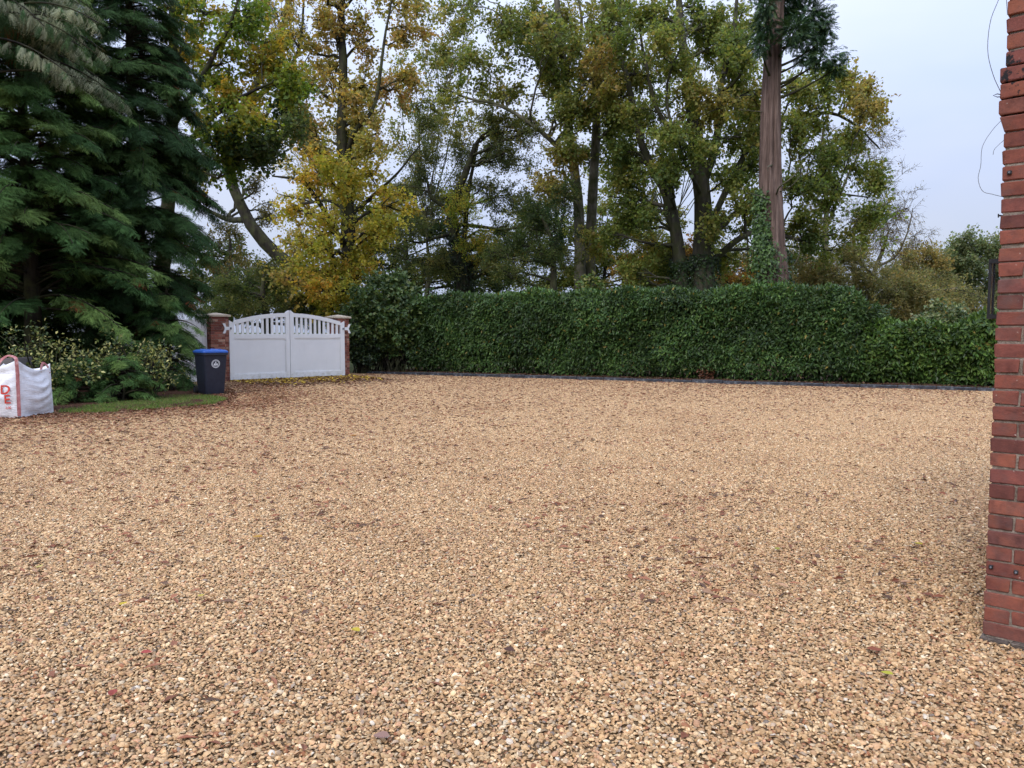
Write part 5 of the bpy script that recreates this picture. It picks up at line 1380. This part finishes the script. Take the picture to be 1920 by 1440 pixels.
# ------------------------------------------------------------------ shrubs
def shrub(name, label, c, rad, n_st, n_tw, nl, leaf, cols, seed, mat='shrub', cat='shrub', droop=.2):
    global rng
    rng = np.random.default_rng(seed)
    root = empty(name, (c[0], c[1], 0)); tag(root, label, cat)
    rad = np.array(rad, float)
    s = np.stack([rng.normal(0, rad[0] * .2, n_st), rng.normal(0, rad[1] * .2, n_st), np.zeros(n_st) + .03], 1)
    u = rdir(n_st); u[:, 2] = np.abs(u[:, 2]) * 1.1 - .35; u = u * (rng.uniform(.45, 1.0, n_st) ** .5)[:, None]
    e = u * rad + [0, 0, c[2]]
    e[:, 2] = np.maximum(e[:, 2], .15)
    st = bez(s, (s + e) / 2 + np.array([0, 0, .25]) * rad[2] + rng.normal(0, .08, (n_st, 3)), e, 8)
    V, F = tubes(st, np.linspace(.022, .006, 8)[None] * np.ones((n_st, 1)), 5); add('stems', mesh_from('stems', V, F, smooth=True), MT['bark_dark'], root)
    m = n_st * n_tw; si = np.repeat(np.arange(n_st), n_tw); i0 = rng.integers(3, 8, m)
    p = st[si, i0]; d_ = norm(rdir(m) + norm(p - [0, 0, c[2] * .6]) * .6); ln = rng.uniform(.15, .5, m)[:, None] * max(rad) * .45
    k = m * nl; ti = np.repeat(np.arange(m), nl); q = rng.uniform(.1, 1, k)[:, None]
    pp = p[ti] + d_[ti] * ln[ti] * q + rng.normal(0, .05, (k, 3)); pp[:, 2] = np.maximum(pp[:, 2], .08)
    sc = rng.uniform(.6, 1.25, k)
    v, f = leaf_cards(pp, norm(rdir(k) + d_[ti] * .8 + [0, 0, -droop]), norm(rdir(k) * .6 + [0, -.35, .8]), leaf[0] * sc, leaf[1] * sc, .1)
    cc = np.asarray(cols)[rng.integers(0, len(cols), k)] * rng.uniform(.75, 1.25, (k, 1)) * rng.uniform(.8, 1.2, m)[ti][:, None]
    add('foliage', mesh_from('foliage', v, f, np.repeat(cc, 4, 0)), MT[mat], root)
    return root
SHG = [(0.040, 0.078, 0.024), (0.062, 0.112, 0.032), (0.088, 0.145, 0.040), (0.12, 0.155, 0.038)]
c = PX(733, 600, 28.4); shrub('leafy_shrub', 'large loose leafy shrub growing between the gate pier and the hedge', (c[0], c[1], 2.05), (1.9, 1.2, 2.05), 150, 14, 11, (.15, .12), SHG, 61)
c = PX(681, 640, 27.9); shrub('ivy_shrub', 'dark ivy bush filling the corner beside the gate pier', (c[0], c[1], .9), (.75, .6, .9), 70, 12, 10, (.10, .08), [(0.014, 0.03, 0.012), (0.024, 0.046, 0.016), (0.05, 0.075, 0.02)], 62)
c = PX(1105, 520, 29.5); shrub('sapling', 'bright yellow green sapling poking above the hedge top', (c[0], c[1], 2.9), (.55, .5, .95), 40, 10, 8, (.14, .11), [(0.06, 0.11, 0.015), (0.10, 0.15, 0.02), (0.16, 0.16, 0.03)], 63)
VAR = [(0.05, 0.085, 0.022), (0.10, 0.13, 0.03), (0.22, 0.23, 0.06), (0.40, 0.38, 0.14), (0.03, 0.055, 0.018)]
c = PX(70, 650, 15.9); shrub('variegated_shrub', 'yellow variegated shrub growing behind the bulk bag', (c[0], c[1], .95), (1.5, .7, .95), 46, 8, 6, (.085, .045), VAR, 64)
c = PX(240, 680, 17.0); shrub('variegated_shrub', 'yellow speckled shrub under the cypress left of the bin', (c[0], c[1], .9), (1.2, .7, .95), 44, 8, 6, (.075, .042), VAR, 65)
c = PX(1775, 600, 22.5); shrub('laurel_shoots', 'pale yellow green shoots above the low hedge near the brick wall', (c[0], c[1], 1.9), (.9, .5, .7), 50, 8, 8, (.13, .07), [(0.05, 0.09, 0.03), (0.09, 0.13, 0.04), (0.2, 0.22, 0.09)], 66)
c = PX(1660, 615, 24.5); shrub('yellowing_shrub', 'small yellowing bush in the dip where the hedges meet', (c[0], c[1], 1.35), (.7, .5, .6), 40, 8, 8, (.12, .07), [(0.10, 0.12, 0.03), (0.18, 0.16, 0.03), (0.24, 0.16, 0.03)], 67)
c = PX(1745, 640, 21.25); shrub('withered_spray', 'brown withered spray on the low hedge face', (c[0], c[1], 1.2), (.22, .16, .16), 16, 6, 6, (.10, .05), [(0.20, 0.11, 0.08), (0.28, 0.17, 0.12)], 68, cat='dead branch')
c = PX(1325, 690, 23.5); shrub('withered_spray', 'rusty brown dead leaves at the foot of the tall hedge', (c[0], c[1], .32), (.20, .14, .13), 12, 5, 5, (.09, .05), [(0.12, 0.045, 0.025), (0.16, 0.065, 0.035)], 69, cat='dead branch')

# ------------------------------------------------------------------ grass strip, litter, fallen leaves
rng = np.random.default_rng(71)
gp = [(-8.35, 14.0), (-7.4, 14.1), (-6.05, 15.75), (-6.2, 16.9), (-6.9, 17.7), (-7.7, 17.6), (-8.0, 16.2), (-8.4, 15.0)]
n = 16000; x = rng.uniform(-8.5, -5.9, n * 2); y = rng.uniform(13.8, 17.9, n * 2); m = inside(gp, x, y) & (rng.uniform(size=n * 2) < .75)
from mathutils import noise as mn2
dn = np.array([mn2.noise((a * 1.6, b * 1.6, 2)) for a, b in zip(x, y)]); m &= (dn > -.28 + .3 * (rng.uniform(size=n * 2) - .5))
x, y = x[m], y[m]; n = len(x); hgt = rng.uniform(.03, .10, n)
D = norm(rdir(n) * .6 + [0, 0, 1]); v, f = leaf_cards(np.stack([x, y, np.full(n, .02)], 1), D, norm(rdir(n) + [0, -.6, 0]), hgt, np.full(n, .009), 0)
o = add('grass', mesh_from('grass', v, f, np.repeat(pick([(0.07, 0.14, 0.025), (0.11, 0.20, 0.034), (0.15, 0.23, 0.045), (0.22, 0.20, 0.08)], n) * rng.uniform(.8, 1.2, (n, 1)), 4, 0)), MT['grass'])
tag(o, 'strip of short green grass beside the cypresses', 'grass', kind='stuff')

def scatter_flat(name, label, x, y, L, W, cols, z=.018, tilt=.3, cat='litter'):
    n = len(x); a = rng.uniform(0, 2 * np.pi, n)
    D = norm(np.stack([np.cos(a), np.sin(a), rng.normal(0, tilt * .5, n)], 1)); Nn = norm(rng.normal(0, tilt, (n, 3)) + [0, 0, 1])
    v, f = leaf_cards(np.stack([x, y, z + rng.uniform(0, .012, n)], 1), D, Nn, L * rng.uniform(.6, 1.3, n), W * rng.uniform(.6, 1.2, n), .15)
    o = add(name, mesh_from(name, v, f, np.repeat(cols, 4, 0)), MT['litter']); return tag(o, label, cat, kind='stuff')
# yellow and brown leaves before the gates
n = 6500; s = rng.uniform(-.02, 1.06, n) * GW; t_ = np.abs(rng.normal(0, 1.3, n)) + .05
q = GA + gdv * s[:, None] + gnv * t_[:, None]
yel = pick([(0.60, 0.42, 0.05), (0.48, 0.30, 0.05), (0.20, 0.10, 0.04), (0.24, 0.13, 0.06), (0.12, 0.055, 0.03)], n, [5, 4, 2, 2, 2]) * rng.uniform(.7, 1.3, (n, 1))
br = pick([(0.20, 0.10, 0.055), (0.26, 0.15, 0.09), (0.12, 0.055, 0.03)], n) * rng.uniform(.7, 1.3, (n, 1))
scatter_flat('fallen_leaves', 'drift of yellow and brown leaves on the gravel before the gates', q[:, 0], q[:, 1], .11, .085, np.where((t_ + .9 * rng.normal(size=n) < 2.0)[:, None], yel, br), cat='leaves')
# dark reddish needle litter along the left side and by the kerb, thinning out over the drive
n = 24000; y = 17.0 + rng.normal(0, 4.6, n); x = -.78 * y + np.abs(rng.normal(0, .50, n)) * y
k1 = rng.uniform(0, 19, 9000); q = K0 + kd * k1[:, None] - kn * (np.abs(rng.normal(0, 3.4, 9000)) + .05)[:, None]
x = np.concatenate([x, q[:, 0]]); y = np.concatenate([y, q[:, 1]])
n2 = 6000; yy = 4.2 + 16 * rng.uniform(size=n2) ** 1.3; xx = rng.uniform(-.7, .68, n2) * yy
cl = np.array([mn2.noise((a * .7, b * .7, 12)) for a, b in zip(xx, yy)]); kk = cl + rng.normal(0, .12, n2) > .12
x = np.concatenate([x, xx[kk]]); y = np.concatenate([y, yy[kk]])
m = y < (K0[1] + (x - K0[0]) * kd[1] / kd[0]) - .05; x, y = x[m], y[m]; n = len(x)
scatter_flat('needle_litter', 'reddish brown needles and leaf bits strewn over the gravel', x, y, .085, .03, pick([(0.22, 0.080, 0.042), (0.28, 0.115, 0.062), (0.12, 0.065, 0.04), (0.34, 0.20, 0.12)], n) * rng.uniform(.7, 1.3, (n, 1)), z=.014)
# rusty band of needles along the edge of the cypress bed
ep = catmull(np.array([(-9.6, 12.6, 0), (-7.9, 13.4, 0), (-6.2, 15.2, 0), (-5.7, 16.8, 0), (-6.4, 18.9, 0), (-7.6, 21.0, 0), (-8.2, 23.2, 0)]), 200)
n = 6500; i = rng.integers(0, 199, n); tg = norm(ep[i + 1] - ep[i]); on = np.stack([tg[:, 1], -tg[:, 0]], 1)
q = ep[i, :2] + on * (rng.normal(0, .28, n) + np.abs(rng.normal(0, .75, n)))[:, None] + rng.normal(0, .1, (n, 2))
scatter_flat('needle_band', 'rusty needle litter along the gravel edge by the cypresses', q[:, 0], q[:, 1], .08, .028, pick([(0.26, 0.105, 0.055), (0.33, 0.16, 0.085), (0.17, 0.08, 0.045), (0.42, 0.25, 0.13)], n) * rng.uniform(.7, 1.3, (n, 1)), z=.016)
# litter on the soil beds
n = 5000; k1 = rng.uniform(0, 20.5, n); q = K0 + kd * k1[:, None] + kn * rng.uniform(.12, 1.6, n)[:, None]
scatter_flat('bed_litter', 'brown fallen leaves on the soil under the hedge', q[:, 0], q[:, 1], .08, .05, pick([(0.10, 0.05, 0.03), (0.16, 0.08, 0.045), (0.05, 0.028, 0.018), (0.05, 0.07, 0.02)], n), z=.085, cat='leaves')
n = 9000; x = rng.uniform(-11, -5.6, n * 2); y = rng.uniform(13.2, 22, n * 2); m = inside([(-11, 13.4), (-7.9, 13.2), (-5.7, 15.4), (-6.3, 18), (-8.2, 22), (-11, 20)], x, y); x, y = x[m], y[m]; n = len(x)
scatter_flat('soil_litter', 'rust brown leaf litter on the soil under the cypresses', x, y, .07, .035, pick([(0.16, 0.06, 0.03), (0.22, 0.09, 0.05), (0.10, 0.045, 0.025), (0.30, 0.20, 0.12)], n, [4, 3, 4, 1]) * rng.uniform(.7, 1.3, (n, 1)), z=.03, cat='leaves')

# a few single leaves that stand out on the gravel
def fallen(px, py, L, W, col, label, curl=.25):
    d = FPX * CAM_H / (py - HZN); p = PX(px, py, d)
    k = 9; t = np.linspace(0, 1, k); prof = np.sin(np.pi * t ** .8) ** .8 * W / 2
    z = curl * L * (t - .5) ** 2 + .016
    V = np.concatenate([np.stack([t * L - L / 2, prof, z + prof * .35], 1), np.stack([t * L - L / 2, 0 * t, z], 1), np.stack([t * L - L / 2, -prof, z + prof * .35], 1)])
    F = [(i, i + 1, i + 1 + k, i + k) for i in range(k - 1)] + [(i + k, i + 1 + k, i + 1 + 2 * k, i + 2 * k) for i in range(k - 1)]
    me = mesh_from('fallen_leaf', V, np.array(F), np.tile(col, (len(V), 1)))
    o = add('fallen_leaf', me, MT['litter'], None, (p[0], p[1], .012), random.uniform(0, 6.3)); tag(o, label, 'leaf', 'single leaves on the gravel')
fallen(662, 822, .10, .075, (.40, .17, .03), 'orange leaf lying alone on the gravel in front of the gates')
fallen(483, 1020, .075, .06, (.36, .20, .03), 'amber leaf on the gravel left of the middle')
fallen(1721, 1033, .06, .04, (.42, .34, .03), 'yellow leaf on the gravel near the brick corner')
fallen(1457, 1043, .06, .035, (.28, .27, .03), 'greenish yellow leaf on the gravel a stride left of the brick corner')
fallen(1662, 1292, .05, .035, (.34, .32, .03), 'lime yellow leaf on the near gravel below the brick corner')
fallen(232, 1152, .05, .035, (.50, .36, .03), 'small bright yellow leaf on the near left gravel')
fallen(378, 1136, .04, .03, (.42, .34, .06), 'pale yellow leaf scrap on the left gravel')
fallen(75, 1078, .07, .025, (.48, .40, .12), 'narrow straw yellow leaf at the left edge')
fallen(668, 1205, .06, .04, (.42, .32, .03), 'ragged yellow leaf on the near gravel below the middle')
fallen(1182, 1090, .06, .035, (.22, .09, .03), 'brown curled leaf on the middle gravel')
fallen(955, 1245, .06, .045, (.07, .03, .02), 'dark brown leaf on the near middle gravel')
fallen(275, 1250, .05, .04, (.30, .05, .04), 'red leaf on the near left gravel')
fallen(1640, 1245, .07, .045, (.20, .06, .03), 'rust red leaf on the near gravel below the brick corner')
fallen(715, 1420, .06, .05, (.24, .14, .11), 'pinkish brown leaf at the bottom of the picture')
fallen(212, 1332, .06, .035, (.26, .05, .035), 'dark red leaf scrap in the bottom left gravel')

# low ferny cypress seedlings at the foot of the trees
for px_, d_, lab_ in ((225, 16.4, 'small ferny cypress seedling on the soil left of the bin'), (135, 16.1, 'small ferny cypress seedling right of the bulk bag')):
    cypress(lab_, px_, d_, 1.0, [(0, .75), (.5, .7), (1.0, .25)], 34, CYP, int(px_), zmin=.12, droop=.45, trunk_r=.03)
